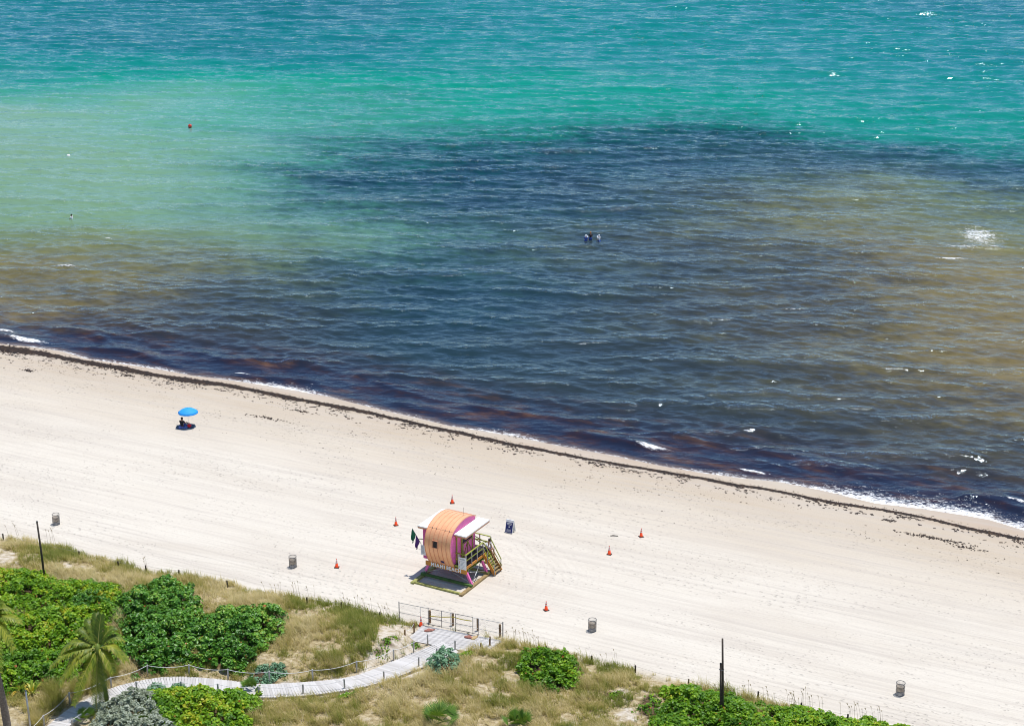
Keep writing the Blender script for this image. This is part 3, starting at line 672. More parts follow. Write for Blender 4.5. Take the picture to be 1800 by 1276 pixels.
def bush(name, poly, hmax, mat, label, cat, group=None, dens=310, leaf=.080, lump=.9, shoulder=.9, tint0=0.0, edge=1.5, conv=.6, seed=0, cl_d=11.0, cl_r=.25):
    """a mounded shrub that fills a footprint drawn from the photograph"""
    P = np.array([W2(px, py, conv*hmax+.35) for px, py in poly])
    BUSHES.append(P); c = P.mean(0)
    zc = float(height(c[0], c[1]))
    root = thing(name, (c[0], c[1], zc), label, cat, group)
    x0, y0 = P.min(0)-.4; x1, y1 = P.max(0)+.4
    m = int((x1-x0)*(y1-y0)*dens); x = rng.uniform(x0, x1, m); y = rng.uniform(y0, y1, m)
    wob = .55*edge
    xs = x+wob*(fbm(x*1.1, y*1.1, 51+seed, 3)-.5)*2; ys = y+wob*(fbm(x*1.1, y*1.1, 52+seed, 3)-.5)*2
    k = inside(xs, ys, P); x, y, xs, ys = x[k], y[k], xs[k], ys[k]
    d, _ = seg_dist(xs, ys, np.vstack([P, P[:1]]))
    def top(px_, py_, dd):
        lum = fbm(px_/lump, py_/lump, 71+seed, 3)
        return hmax*(1-np.exp(-(dd+.12)/shoulder))*(.42+1.0*lum)
    # rounded sprays of leaves, each with its own height, so that gaps stay dark and the outline is ragged
    area = max(len(x)/dens, .05); nc = max(int(area*cl_d), 5); cr = cl_r
    ci = rng.choice(len(x), min(nc, len(x)), replace=False)
    cx, cy, cd = x[ci], y[ci], d[ci]; ch = np.maximum(top(cx, cy, cd)*rng.uniform(.78, 1.16, len(ci)), .06)
    per = max(int(len(x)/len(ci)*1.25), 5); k_ = len(ci)*per
    crr = np.repeat(cr*rng.uniform(.7, 1.35, len(ci)), per)
    dv = rng.normal(size=(k_, 3)); dv[:, 2] = np.abs(dv[:, 2])*.9-.25; dv /= np.linalg.norm(dv, axis=1)[:, None]
    rr_ = crr*rng.uniform(.35, 1.0, k_)**.6
    x = np.repeat(cx, per)+dv[:, 0]*rr_; y = np.repeat(cy, per)+dv[:, 1]*rr_; gz = height(x, y)
    h = np.repeat(ch, per); z = gz+np.maximum(h+dv[:, 2]*rr_*.8-crr*.45, .03)
    low = rng.random(k_) < .16; z = np.where(low, gz+np.maximum((z-gz)*rng.random(k_), .03), z)
    nr = dv*.75+np.array((0, 0, .75))+rng.normal(0, .42, (k_, 3))
    tint = np.clip(.40+tint0+.9*(fbm(x*.55, y*.55, 33+seed, 3)-.5)+np.repeat(rng.normal(0, .13, len(ci)), per)+rng.normal(0, .15, k_), 0, .94)
    tint = np.where(rng.random(k_) < .006, .99, tint)
    V, F, tn_ = leaves_mesh(np.stack([x, y, z], 1)-np.array((c[0], c[1], zc)), nr, leaf*rng.uniform(.5, 1.4, len(x)), tint)
    me = np_mesh('foliage', V, F); add_attr(me, 'tint', tn_); link('foliage', me, mat, root)
    mb = MB(); idx = rng.choice(len(x), min(len(x), max(8, int(len(x)/260))), replace=False)
    for i in idx:
        a = Vector((x[i]-c[0], y[i]-c[1], height(x[i], y[i])-zc-.05)); b_ = Vector((x[i]-c[0]+random.uniform(-.15, .15), y[i]-c[1]+random.uniform(-.15, .15), z[i]-zc))
        mb.tube([a, (a+b_)/2+Vector((random.uniform(-.08, .08), random.uniform(-.08, .08), 0)), b_], [.025, .018, .009], 5)
    tag(mb.build('stem', M['stem'], root), kind='stuff')
    return root
BR, DK = M['grape_bright'], M['grape_dark']
G1 = 'sea grape thickets on the dune'
bush('sea_grape_shrub', [(-70,985),(0,1000),(60,1008),(110,1020),(175,1022),(225,1030),(215,1062),(150,1075),(60,1085),(-60,1085)], 1.0, BR, 'bright green sea grape thicket at the foot of the leaning pole', 'shrub', G1, tint0=.12, seed=1)
bush('sea_grape_shrub', [(-60,1078),(60,1078),(150,1068),(212,1062),(205,1100),(150,1130),(80,1150),(-60,1150)], 1.3, BR, 'bright green sea grape thicket right behind the palm crown', 'shrub', G1, tint0=.06, seed=2)
bush('sea_grape_shrub', [(-60,1146),(70,1146),(150,1126),(215,1105),(232,1140),(180,1175),(120,1190),(40,1215),(-60,1240)], 1.3, BR, 'green sea grape thicket behind the yellow strap leaved plant', 'shrub', G1, tint0=-.05, seed=3)
bush('sea_grape_shrub', [(205,1058),(235,1030),(275,1019),(320,1022),(345,1045),(362,1068),(372,1105),(350,1130),(300,1165),(240,1172),(215,1140)], 1.45, DK, 'dark green sea grape shrub right of the palm crown', 'shrub', G1, leaf=.088, tint0=.14, seed=4)
bush('sea_grape_shrub', [(352,1080),(385,1062),(440,1062),(480,1058),(500,1075),(498,1105),(470,1132),(435,1158),(395,1160),(345,1148),(340,1115)], 1.5, DK, 'dark green sea grape shrub with its right edge in dry grass', 'shrub', G1, leaf=.088, tint0=.12, seed=5)
bush('sea_grape_shrub', [(262,1205),(330,1202),(385,1207),(440,1206),(460,1222),(445,1262),(420,1300),(300,1310),(245,1250)], 1.2, BR, 'bright sea grape shrub in front of the boardwalk beside grey shrub', 'shrub', G1, tint0=.14, conv=.5, seed=6)
bush('sea_grape_shrub', [(908,1158),(935,1142),(975,1138),(1012,1145),(1026,1168),(1020,1190),(985,1202),(940,1203),(918,1185)], 1.25, BR, 'compact round sea grape shrub alone in dry grass', 'shrub', G1, tint0=-.08, seed=7)
bush('sea_grape_shrub', [(1170,1212),(1195,1196),(1225,1200),(1270,1206),(1320,1222),(1345,1250),(1330,1310),(1160,1310),(1135,1272),(1172,1245)], 1.1, BR, 'sea grape thicket around the tall dark pole', 'shrub', G1, tint0=.0, conv=.5, seed=8)
bush('sea_grape_shrub', [(1318,1222),(1400,1230),(1470,1241),(1540,1252),(1620,1264),(1700,1277),(1800,1296),(1800,1350),(1330,1350)], .9, BR, 'low sea grape thicket running off the bottom right of the dune', 'shrub', G1, tint0=.10, conv=.5, seed=9)
bush('creeping_shrub', [(112,1050),(150,1038),(195,1042),(205,1060),(170,1078),(125,1075)], 1.55, DK, 'small fine leaved dark green shrub in the bright thicket', 'shrub', leaf=.05, dens=420, cl_d=22, cl_r=.16, seed=10)
G2 = 'silver shrubs by the boardwalk'
bush('sea_lavender_shrub', [(746,1160),(766,1145),(797,1144),(810,1160),(802,1178),(770,1186),(750,1176)], 1.25, M['silver_leaf'], 'round silver green shrub at the edge of the boardwalk near the platform', 'shrub', G2, leaf=.05, dens=620, cl_d=22, cl_r=.16, lump=.4, shoulder=.4, edge=.3, seed=11)
bush('sea_lavender_shrub', [(441,1184),(458,1174),(500,1172),(502,1182),(478,1194),(450,1196)], .32, M['silver_leaf'], 'low silver green shrub behind the rope above boardwalk centre', 'shrub', G2, leaf=.05, dens=520, cl_d=22, cl_r=.16, lump=.4, shoulder=.4, edge=.5, seed=12)
bush('sea_lavender_shrub', [(252,1206),(268,1197),(290,1199),(295,1212),(262,1216)], .7, M['silver_leaf'], 'small pale shrub on the near boardwalk edge, left of its twin', 'shrub', G2, leaf=.045, dens=620, cl_d=22, cl_r=.16, lump=.4, shoulder=.4, edge=.3, seed=13)
bush('sea_lavender_shrub', [(296,1200),(310,1193),(327,1198),(326,1211),(298,1211)], .7, M['silver_leaf'], 'small pale shrub on the near boardwalk edge, right of its twin', 'shrub', G2, leaf=.045, dens=620, cl_d=22, cl_r=.16, lump=.4, shoulder=.4, edge=.3, seed=14)
bush('grey_shrub', [(195,1236),(215,1222),(262,1222),(290,1235),(318,1252),(322,1310),(150,1310),(168,1262)], 1.1, M['grey_leaf'], 'large ash grey shrub below the palm trunk', 'shrub', leaf=.055, dens=480, cl_d=22, cl_r=.16, lump=.5, shoulder=.6, edge=.5, conv=.5, seed=15)
bush('creeping_shrub', [(1122,1252),(1132,1222),(1150,1218),(1160,1240),(1175,1255),(1150,1268)], .7, BR, 'sparse leggy shrub between bare sand and the pole thicket', 'shrub', leaf=.06, dens=110, tint0=-.2, seed=16)
bush('creeping_shrub', [(1064,1222),(1072,1214),(1090,1216),(1086,1228)], .4, BR, 'tiny green shrub on the bare sand in the right dune', 'shrub', leaf=.06, dens=200, tint0=-.15, edge=.2, seed=17)
bush('creeping_shrub', [(590,1222),(605,1212),(640,1216),(628,1230),(600,1232)], .35, BR, 'small low green shrub under the bend of the boardwalk', 'shrub', leaf=.05, dens=300, edge=.3, seed=18)
bush('creeping_shrub', [(300,1158),(322,1148),(348,1152),(346,1172),(312,1176)], .5, BR, 'yellow green creeping shrub under the dark thicket by the rope', 'shrub', leaf=.05, dens=300, tint0=.3, edge=.4, seed=19)
bush('creeping_shrub', [(800,1150),(820,1146),(834,1152),(826,1162),(805,1163)], .3, BR, 'low yellow olive creeper beside the silver shrub near the platform', 'shrub', leaf=.04, dens=420, tint0=.25, edge=.2, seed=20)
for px, py, lb in ((677,1140,'lowest green seedling on the bare sand left of the boardwalk'), (683,1136,'seedling with two shoots on the bare sand near the rope'), (694,1127,'upper green seedling on the bare sand left of the platform'), (731,1127,'seedling inside the rope loop beside the platform'), (666,1149,'green seedling nearest the boardwalk on bare sand')):
    q = .25*1.0; s_ = 5
    bush('seedling', [(px-s_, py), (px, py-4), (px+s_, py-1), (px+s_-1, py+3), (px-s_+1, py+3)], .28, BR, lb, 'plant', 'seedlings on the bare sand', leaf=.05, dens=260, edge=.1, seed=int(px))

def blades(bx, by, bz, az, length, width, bend, tint):
    """curved tapering blades, three segments"""
    k = len(bx); V = np.empty((k, 5, 3)); ux, uy = np.cos(az), np.sin(az); px_, py_ = -uy, ux
    s1 = length*.5; o1 = bend*length*.28; z1 = s1*np.sqrt(np.clip(1-(bend*.5)**2, .1, 1)); o2 = bend*length*.85; z2 = length*np.sqrt(np.clip(1-(bend*.82)**2, .06, 1))
    for i, (o, z, wv) in enumerate(((0*o1, 0*z1-.03, 1), (0*o1, 0*z1-.03, -1), (o1, z1, .8), (o1, z1, -.8), (o2, z2, 0))):
        V[:, i, 0] = bx+ux*o+px_*wv*width/2; V[:, i, 1] = by+uy*o+py_*wv*width/2; V[:, i, 2] = bz+z
    F = np.array([(0, 1, 3), (0, 3, 2), (2, 3, 4)])[None]+np.arange(k)[:, None, None]*5
    return V.reshape(-1, 3), F.reshape(-1, 3), np.repeat(tint, 5)
def dune_grass():
    m = 78000
    t = rng.uniform(-112, 0, m); n = rng.uniform(72, 101, m); x, y = xy(t, n)
    dd = dune_n(t)-n
    k = (dd > -.15+.5*(fbm(t*.5, 0*t, 2, 3)-.5)) & (np.abs(x) < .36*y) & (y > 82)
    dw, _ = seg_dist(x, y, WALK_C); k &= dw > 1.15
    k &= ~inside(x, y, PLAT_C+(PLAT-PLAT_C)*1.08)
    for b_ in BUSHES: k &= ~inside(x, y, b_.mean(0)+(b_-b_.mean(0))*.88)
    wx_, wy_ = x+.8*(fbm(x*.8, y*.8, 1, 3)-.5), y+.8*(fbm(x*.8, y*.8, 2, 3)-.5)
    for b_ in BARE: k &= ~(inside(wx_, wy_, b_) & (rng.random(m) < .93))
    cl = fbm(x*.55, y*.55, 25, 4)
    k &= ((cl > np.where(dd < 1.2, .33, .385)) & (fbm(x*1.5, y*1.5, 88, 3) > .32)) | (rng.random(m) < .06)
    x, y, t, n, cl, dd = x[k], y[k], t[k], n[k], cl[k], dd[k]
    q = len(x); nb = 13; print('tufts', q)
    green = fbm(x*.28+4, y*.28, 41, 4)
    base_t = np.clip(.56-2.3*(green-.5)-.9*(fbm(x*1.3, y*1.3, 47, 3)-.5)+rng.normal(0, .10, q)-.10*(dd < 2.5), .03, .95)
    ln = (.30+.55*np.clip(cl-.38, 0, .5)*1.8)*(.35+1.3*fbm(x*1.7, y*1.7, 58, 2))*rng.uniform(.75, 1.35, q)
    bx = np.repeat(x, nb)+rng.normal(0, .10, q*nb); by = np.repeat(y, nb)+rng.normal(0, .10, q*nb); bz = height(bx, by)
    wind = math.pi*.86+1.4*(np.repeat(fbm(x*.4, y*.4, 66, 2), nb)-.5)
    az = np.where(rng.random(q*nb) < .62, wind+rng.normal(0, .55, q*nb), rng.uniform(0, 2*math.pi, q*nb))
    return blades(bx, by, bz, az, np.repeat(ln, nb)*rng.uniform(.6, 1.25, q*nb), rng.uniform(.016, .034, q*nb), rng.uniform(.35, 1.12, q*nb), np.clip(np.repeat(base_t, nb)+rng.normal(0, .13, q*nb), 0, 1))
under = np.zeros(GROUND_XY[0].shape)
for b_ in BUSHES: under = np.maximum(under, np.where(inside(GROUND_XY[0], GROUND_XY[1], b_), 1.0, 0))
add_attr(gm, 'under_shrubs', under.ravel())
stuff('dune_grass', [dune_grass()], M['grass'], 'dry tan and olive grass covering the dune', 'grass')

# sea oats nodding over the edge of the dune
def sea_oats():
    pts = []
    for px, py, k_, sp in ((480,1044,5,14),(535,1048,6,18),(618,1068,7,14),(650,1078,5,10),(678,1084,7,9),(905,1128,6,14),(930,1132,5,10),(945,1138,4,8),(1300,1224,9,40),(1370,1236,8,30),(1420,1248,9,28),(1500,1262,9,26),(1540,1272,6,16),(1395,1240,8,40),(20,940,4,30),(100,952,4,20),(250,998,3,10),(1075,1168,4,14)):
        for _ in range(k_): pts.append(gp(px+random.uniform(-sp, sp), py+random.uniform(0, 5)))
    out = []
    for p in pts:
        h = random.uniform(.8, 1.35); a = math.pi*.85+random.gauss(0, .6); lean = random.uniform(.1, .3)
        q = p+Vector((math.cos(a)*lean*.5, math.sin(a)*lean*.5, h*.6)); r_ = p+Vector((math.cos(a)*lean, math.sin(a)*lean, h)); e = r_+Vector((math.cos(a)*.10, math.sin(a)*.10, -.02))
        mb = MB().tube([p, q, r_], [.008, .007, .005], 4); mb.tube([r_-Vector((0, 0, .14)), r_-Vector((0, 0, .03)), e], [.012, .026, .006], 4)
        V = np.array(mb.v); F = []
        for f in mb.f:
            for i in range(1, len(f)-1): F.append((f[0], f[i], f[i+1]))
        out.append((V, np.array(F), np.full(len(V), random.random())))
    stuff('sea_oats', out, M['oat'], 'thin sea oat stalks standing along the dune edge', 'grass')
sea_oats()

def tussock(px, py, r, ln, label, tint=.35, nb=520):
    p = gp(px, py); root = thing('grass_clump', p, label, 'grass', 'big soft grass clumps beside the boardwalk')
    a = rng.uniform(0, 2*math.pi, nb); q = r*.45*np.sqrt(rng.random(nb)); az = np.where(rng.random(nb) < .7, a, math.pi+rng.normal(0, .8, nb))
    V, F, tt_ = blades(q*np.cos(a), q*np.sin(a), np.zeros(nb), az, ln*rng.uniform(.6, 1.2, nb), rng.uniform(.012, .022, nb), rng.uniform(.3, 1.1, nb), np.clip(tint+rng.normal(0, .14, nb), 0, 1))
    me = np_mesh('blades', V, F); add_attr(me, 'tint', tt_); link('blades', me, M['grass'], root)
for a in ((138,1215,1.0,1.1,'olive grass clump left of the palm trunk, beside the boardwalk bend'), (158,1205,.9,1.0,'tan tinged grass clump directly left of the hanging palm frond',.55),
          (100,1232,1.0,1.15,'olive grass clump touching the rope of the boardwalk',.28), (84,1250,.9,1.0,'grass clump between grey pole and boardwalk'), (66,1272,.9,1.0,'pale grass clump at the foot of the grey pole',.6),
          (198,1186,.8,.95,'grass clump just right of the palm crown at the rope',.3), (92,1215,.9,1.0,'grass clump right of the yellow strap leaved plant',.25), (590,1172,.8,.7,'rounded golden tussock in dry grass above the boardwalk',.75)): tussock(*a)

# ---- palms
def frond_mesh(pts, lw, n_leaf=34, tint=.4, dead=.2, seed=0):
    """rachis with drooping leaflets"""
    r = random.Random(seed); pts = [Vector(p) for p in pts]
    def cv(u):
        s = u*(len(pts)-1); i = min(int(s), len(pts)-2); f = s-i
        p0 = pts[max(i-1, 0)]; p1 = pts[i]; p2 = pts[i+1]; p3 = pts[min(i+2, len(pts)-1)]
        return .5*((2*p1)+(p2-p0)*f+(2*p0-5*p1+4*p2-p3)*f*f+(3*p1-p0-3*p2+p3)*f*f*f)
    V = []; F = []; Tn = []
    N_ = 10
    for i in range(N_+1):
        p = cv(i/N_); d = (cv(min(1, i/N_+.02))-cv(max(0, i/N_-.02))).normalized(); sd = d.cross(Vector((0, 0, 1)))
        sd = sd.normalized() if sd.length > 1e-3 else Vector((1, 0, 0)); wv = .035*(1-.8*i/N_)
        V += [p-sd*wv, p+sd*wv, p+Vector((0, 0, wv*.6))]; Tn += [.82]*3
        if i: k = len(V)-6; F += [(k, k+1, k+4), (k, k+4, k+3), (k+1, k+2, k+5), (k+1, k+5, k+4), (k+2, k, k+3), (k+2, k+3, k+5)]
    for i in range(n_leaf):
        u = .12+.88*i/n_leaf; p = cv(u); d = (cv(min(1, u+.02))-cv(max(0, u-.02))).normalized(); sd = d.cross(Vector((0, 0, 1)))
        sd = sd.normalized() if sd.length > 1e-3 else Vector((1, 0, 0))
        for sgn in (-1, 1):
            L = lw*math.sin(math.pi*(.14+.80*u))**.6*r.uniform(.8, 1.1)
            out = (sd*sgn*.72+d*.55+Vector((0, 0, .16))).normalized()
            mid = p+out*L*.5; tip = p+out*L*.82+Vector((0, 0, -L*r.uniform(.25, .62))); wv = d*.032
            k = len(V); V += [p-wv, p+wv, mid-wv*1.1, mid+wv*1.1, tip]; t_ = min(1, max(0, tint+r.gauss(0, .13)))
            e = .97 if r.random() < dead else t_
            Tn += [t_, t_, t_, t_, e]; F += [(k, k+1, k+3), (k, k+3, k+2), (k+2, k+3, k+4)]
    me = np_mesh('frond', np.array([tuple(v) for v in V]), np.array(F)); add_attr(me, 'tint', np.array(Tn)); return me
def palm(base, crown, fronds, label, r0=.17):
    root = thing('palm_tree', base, label, 'palm tree'); c = Vector(crown)-Vector(base)
    mb = MB(); pts = []; rr = []
    for i in range(15):
        u = i/14; pts.append(Vector((c.x*u**1.15, c.y*u, c.z*u-.1*(1-u)))+Vector((.03*math.sin(u*7), 0, 0))); rr.append(r0*(1.35-.5*u+.05*(i % 2)))
    mb.tube(pts, rr, 10); mb.build('trunk', M['trunk'], root, True)
    hb = MB().lathe([(.10, -.45), (.19, -.3), (.22, -.05), (.16, .2), (.05, .45)], 10, tuple(c)); hb.build('crown_shaft', M['frond'] if False else M['limedark'], root, True)
    for i, (az, el, L, droop, tint, dead) in enumerate(fronds):
        az = R(az); el = R(el); h = Vector((math.cos(az), math.sin(az), 0)); pp = []
        for s in range(6):
            u = s/5; pp.append(c+Vector((0, 0, .1))+h*(L*u*math.cos(el)*(1-.22*droop*u))+Vector((0, 0, L*(u*math.sin(el)-droop*u*u))))
        link('frond', frond_mesh(pp, .74, 40, tint-.08, dead, 100+i), M['frond'], root)
    return root
pb = gp(189, 1243); pc = at(171, 1147, 3.7)
pc[1] = pb.y; 
# crown straight above the foot, height found from the photograph
def up_to(base, px, py):
    """height at which a photograph point lies above a foot at the same distance"""
    v = (py-PH/2)/FPX; d = Vector((0, CP-v*SP, -(SP+v*CP))); k = base.y/d.y; u = (px-PW/2)/FPX
    return Vector((u*k, base.y, CAM_H+d.z*k))
palm(pb, up_to(pb, 172, 1142), [(182,38,3.7,.72,.42,.35),(196,14,3.5,.50,.5,.5),(205,22,2.9,.85,.55,.6),(150,56,3.0,.5,.32,.2),(100,66,3.3,.35,.15,.1),(78,72,3.0,.3,.12,.05),(124,62,3.2,.42,.3,.3),(30,44,2.7,.62,.4,.5),(352,34,2.6,.85,.55,.7),(238,-34,3.2,.35,.5,.4),(268,-62,3.6,.32,.38,.15),(290,-66,3.3,.25,.42,.15),(45,58,2.8,.5,.25,.2),(325,12,1.7,1.0,.6,.4),(165,30,3.3,.7,.5,.4),(215,2,3.1,.6,.55,.5),(12,20,2.4,.8,.5,.6),(140,40,3.0,.7,.4,.3)], 'coconut palm with drooping fronds rising beside the boardwalk', .115)
pb2 = gp(16, 1298)
palm(pb2, up_to(pb2, -22, 1092), [(10,20,2.3,.45,.5,.5),(340,10,2.2,.95,.55,.3),(300,-10,2.4,.95,.5,.3),(40,40,2.3,.55,.5,.3),(80,60,2.4,.4,.3,.2),(130,50,2.4,.5,.3,.2),(180,20,2.5,.6,.4,.3),(230,10,2.5,.7,.4,.3),(20,62,2.3,.45,.35,.4),(275,-20,2.4,.9,.4,.3)], 'palm cut by the left edge, only its right fronds and lower trunk showing', .19)

def fan_palmetto(px, py, r, label, n_f=11, tint=.35, grp='palmettos at the bottom edge'):
    p = gp(px, py); root = thing('palmetto', p, label, 'palmetto', grp)
    for i in range(n_f):
        az = 2*math.pi*i/n_f+random.uniform(-.3, .3); el = random.uniform(.5, 1.4); L = r*random.uniform(.45, .8)
        d = Vector((math.cos(az)*math.cos(el), math.sin(az)*math.cos(el), math.sin(el))); c = d*L
        sd = d.cross(Vector((0, 0, 1))).normalized(); V = []; F = []; Tn = []
        V += [Vector((0, 0, 0))-sd*.012, sd*.012, c-sd*.012, c+sd*.012]; F += [(0, 1, 3), (0, 3, 2)]; Tn += [.7]*4
        for j in range(19):
            a = (j/18-.5)*3.1; e = (d*math.cos(a)+sd*math.sin(a)).normalized(); LL = r*.62*random.uniform(.8, 1.05); wv = e.cross(d.cross(sd)).normalized()*.022
            k = len(V); V += [c, c+e*LL*.5-wv*1.5, c+e*LL*.5+wv*1.5, c+e*LL+Vector((0, 0, -.02*r))]; F += [(k, k+1, k+2), (k+1, k+3, k+2)]
            t_ = min(1, max(0, tint+random.gauss(0, .2))); Tn += [t_]*4
        me = np_mesh('fan_leaf', np.array([tuple(v) for v in V]), np.array(F)); add_attr(me, 'tint', np.array(Tn)); link('fan_leaf', me, M['palmetto'], root)
fan_palmetto(772, 1274, 1.35, 'green palmetto at bottom edge, left of its smaller neighbour', 14, .4)
fan_palmetto(911, 1281, 1.2, 'green palmetto at bottom edge under the round shrub', 13, .4)
fan_palmetto(243, 1276, .9, 'palmetto poking out of the grey shrub, left of two', 9)
fan_palmetto(272, 1270, .8, 'palmetto poking out of the grey shrub, right of two', 8)
fan_palmetto(441, 1213, .75, 'small palmetto at the right end of the front thicket', 8)
fan_palmetto(152, 1266, .8, 'small palmetto between near rope and grey shrub', 8)
def strap_plant(px, py, label):
    p = gp(px, py); root = thing('strap_leaf_plant', p, label, 'plant')
    for i in range(26):
        az = random.uniform(0, 2*math.pi); b_ = random.uniform(.35, 1.15); L = random.uniform(.9, 1.5); wv = random.uniform(.05, .085)
        h = Vector((math.cos(az), math.sin(az), 0)); sd = Vector((-h.y, h.x, 0)); V = []; F = []; t_ = min(1, max(0, random.gauss(.5, .22) if b_ < .95 else .95))
        for s in range(6):
            u = s/5; c = h*(L*.75*u*b_)+Vector((0, 0, L*(u*1.05-.85*b_*u*u))); ww = wv*(1-u**2.2)+.004
            V += [c-sd*ww+Vector((0, 0, .02)), c, c+sd*ww+Vector((0, 0, .02))]
            if s: k = len(V)-6; F += [(k, k+1, k+4, k+3), (k+1, k+2, k+5, k+4)]
        me = np_mesh('strap_leaf', np.array([tuple(v) for v in V]), np.array(F), True); add_attr(me, 'tint', np.full(len(V), t_)); link('strap_leaf', me, M['strap'], root)
strap_plant(58, 1222, 'yellow green strap leaved plant between grey pole and thicket')
strap_plant(36, 1218, 'darker strap leaved plant left of the yellow one')

# ------------------------------------------------------------------ boardwalk: planks one by one
bw = thing('boardwalk', tuple(WALK_C[4]), 'silvered plank boardwalk curving through the dune to the gate', 'boardwalk')
bwl = Vector(WALK_C[4])
unit = MB().box(-.5, .5, -.5, .5, -.5, .5).mesh('plank'); unit.materials.append(M['plank'])
def resample(P, Q, step):
    C = (P+Q)/2; s = np.concatenate([[0], np.cumsum(np.linalg.norm(np.diff(C, axis=0), axis=1))])
    # smooth curve through the points
    def cr(P_, x):
        out = []
        for k in range(3): 
            i = np.clip(np.searchsorted(s, x, 'right')-1, 0, len(s)-2); f = (x-s[i])/(s[i+1]-s[i])
            m_ = np.gradient(P_[:, k], s); h = s[i+1]-s[i]
            out.append((2*f**3-3*f**2+1)*P_[i, k]+(f**3-2*f**2+f)*h*m_[i]+(-2*f**3+3*f**2)*P_[i+1, k]+(f**3-f**2)*h*m_[i+1])
        return np.stack(out, 1)
    x = np.arange(.0, s[-1], step); return cr(P, x), cr(Q, x)
SA, SB_ = resample(PT, PB, .178)
def plank(a, b_, wdt, parent, origin, z_off=0.0):
    a = Vector(a); b_ = Vector(b_); d = b_-a; o = link('plank', unit, None, parent)
    o.location = (a+b_)/2-origin+Vector((0, 0, z_off-.02)); o.rotation_euler = (0, 0, math.atan2(d.y, d.x)); o.scale = (d.length+random.uniform(-.03, .03), wdt, .04)
for i in range(len(SA)):
    j = min(i+1, len(SA)-1); st_ = np.linalg.norm(((SA[j]+SB_[j])-(SA[j-1]+SB_[j-1]))/2)
    plank(SA[i], SB_[i], min(.168, st_-.012), bw, bwl, random.uniform(-.004, .004))
for e, nm in ((.0, 'edge_beam'), (1.0, 'edge_beam')):
    pts = [Vector(SA[i]*(1-(.05+.9*e))+SB_[i]*(.05+.9*e))-bwl+Vector((0, 0, -.11)) for i in range(0, len(SA), 4)]
    mb = MB()
    for p, q in zip(pts[:-1], pts[1:]): mb.bar(p, q, .09, .13)
    mb.build('edge_beam', M['greypost'], bw)
pl = thing('boardwalk_platform', (*PLAT_C, 0), 'broad plank landing in front of the closed fence', 'platform')
plo = Vector((*PLAT_C, 0)); np_ = 14
for i in range(np_):
    u = (i+.5)/np_; a = PLAT[0]*(1-u)+PLAT[3]*u; b_ = PLAT[1]*(1-u)+PLAT[2]*u
    wd1 = np.linalg.norm(PLAT[3]-PLAT[0])/np_
    k = random.uniform(.35, .65); mid = a*(1-k)+b_*k; g = (b_-a)/np.linalg.norm(b_-a)*.006
    plank((*a, .13), (*(mid-g), .13), wd1*.84, pl, plo, random.uniform(-.004, .004)); plank((*(mid+g), .13), (*b_, .13), wd1*.84, pl, plo, random.uniform(-.004, .004))
mb = MB()
for u in (.04, .35, .65, .96):
    a = PLAT[0]*(1-u)+PLAT[1]*u; b_ = PLAT[3]*(1-u)+PLAT[2]*u; mb.bar(Vector((*a, .045))-plo, Vector((*b_, .045))-plo, .1, .08)
mb.build('joist', M['greypost'], pl)

# ---- rope fences of short posts
postm = MB().lathe([(.055, -.25), (.055, .80), (.050, .845), (.030, .86)], 10).mesh('post', True); postm.materials.append(M['greypost'])
postb = MB().lathe([(.060, -.25), (.060, .74), (.055, .78), (.03, .795)], 10).mesh('post', True); postb.materials.append(M['postwood'])
stub = MB().lathe([(.055, -.3), (.055, .52), (.05, .56), (.03, .57)], 8).mesh('post', True); stub.materials.append(M['darkpost'])
def rope_fence(pts, label, mesh=postm, top=.80, sag=.13, rr=.016, rope='rope', slack=None, name='rope_fence', skip=()):
    G = [gp(*p) for p in pts]; o0 = G[0].copy(); root = thing(name, o0, label, 'rope fence')
    for g in G:
        o = link('post', mesh, None, root); o.location = g-o0; o.rotation_euler = (random.uniform(-.04, .04), random.uniform(-.04, .04), random.uniform(0, 3))
    for i, (p, q) in enumerate(zip(G[:-1], G[1:])):
        if i in skip: continue
        P = p-o0+Vector((0, 0, top)); Q = q-o0+Vector((0, 0, top)); s = sag*(slack[i] if slack else 1)*(P-Q).length/2.6
        MB().tube([P.lerp(Q, u/8)+Vector((0, 0, -4*s*(u/8)*(1-u/8))) for u in range(9)], rr, 6).build('rope', M[rope], root, True)
    return root
rope_fence([(40,1310),(78,1277),(123,1237),(196,1209),(260,1188),(333,1187),(401,1195),(474,1199),(550,1196),(627,1181),(692,1160),(727,1147),(752,1133)], 'white rope on grey posts along the far side of the boardwalk', skip=(), sag=.16)
rope_fence([(90,1312),(128,1284),(170,1246),(241,1217),(320,1217),(384,1221),(455,1225),(533,1222),(606,1213),(675,1199),(736,1174),(768,1158),(800,1144)], 'white rope on grey posts along the near side of the boardwalk', sag=.16)
rope_fence([(712,1124),(728,1112)], 'short slack rope between two brown posts left of the landing', postb, .74, .5)
rope_fence([(846,1147),(861,1136)], 'short slack rope between two brown posts right of the landing', postb, .74, .5)
rope_fence([(-40,938),(6,949),(72,965),(140,980),(208,998),(257,1005),(315,1013),(400,1032)], 'low dark stub posts with thin cord along the left dune edge', stub, .5, .05, .008, 'oldrope', name='dune_cord_fence')
rope_fence([(668,1088),(600,1070),(540,1062)], 'dark stub posts half hidden in grass left of the closed fence', stub, .5, .05, .008, 'oldrope', name='dune_cord_fence')
rope_fence([(960,1148),(1040,1165),(1117,1182),(1210,1206),(1332,1228),(1408,1248),(1490,1268)], 'dark stub posts with thin cord along the right dune edge', stub, .5, .05, .008, 'oldrope', name='dune_cord_fence')

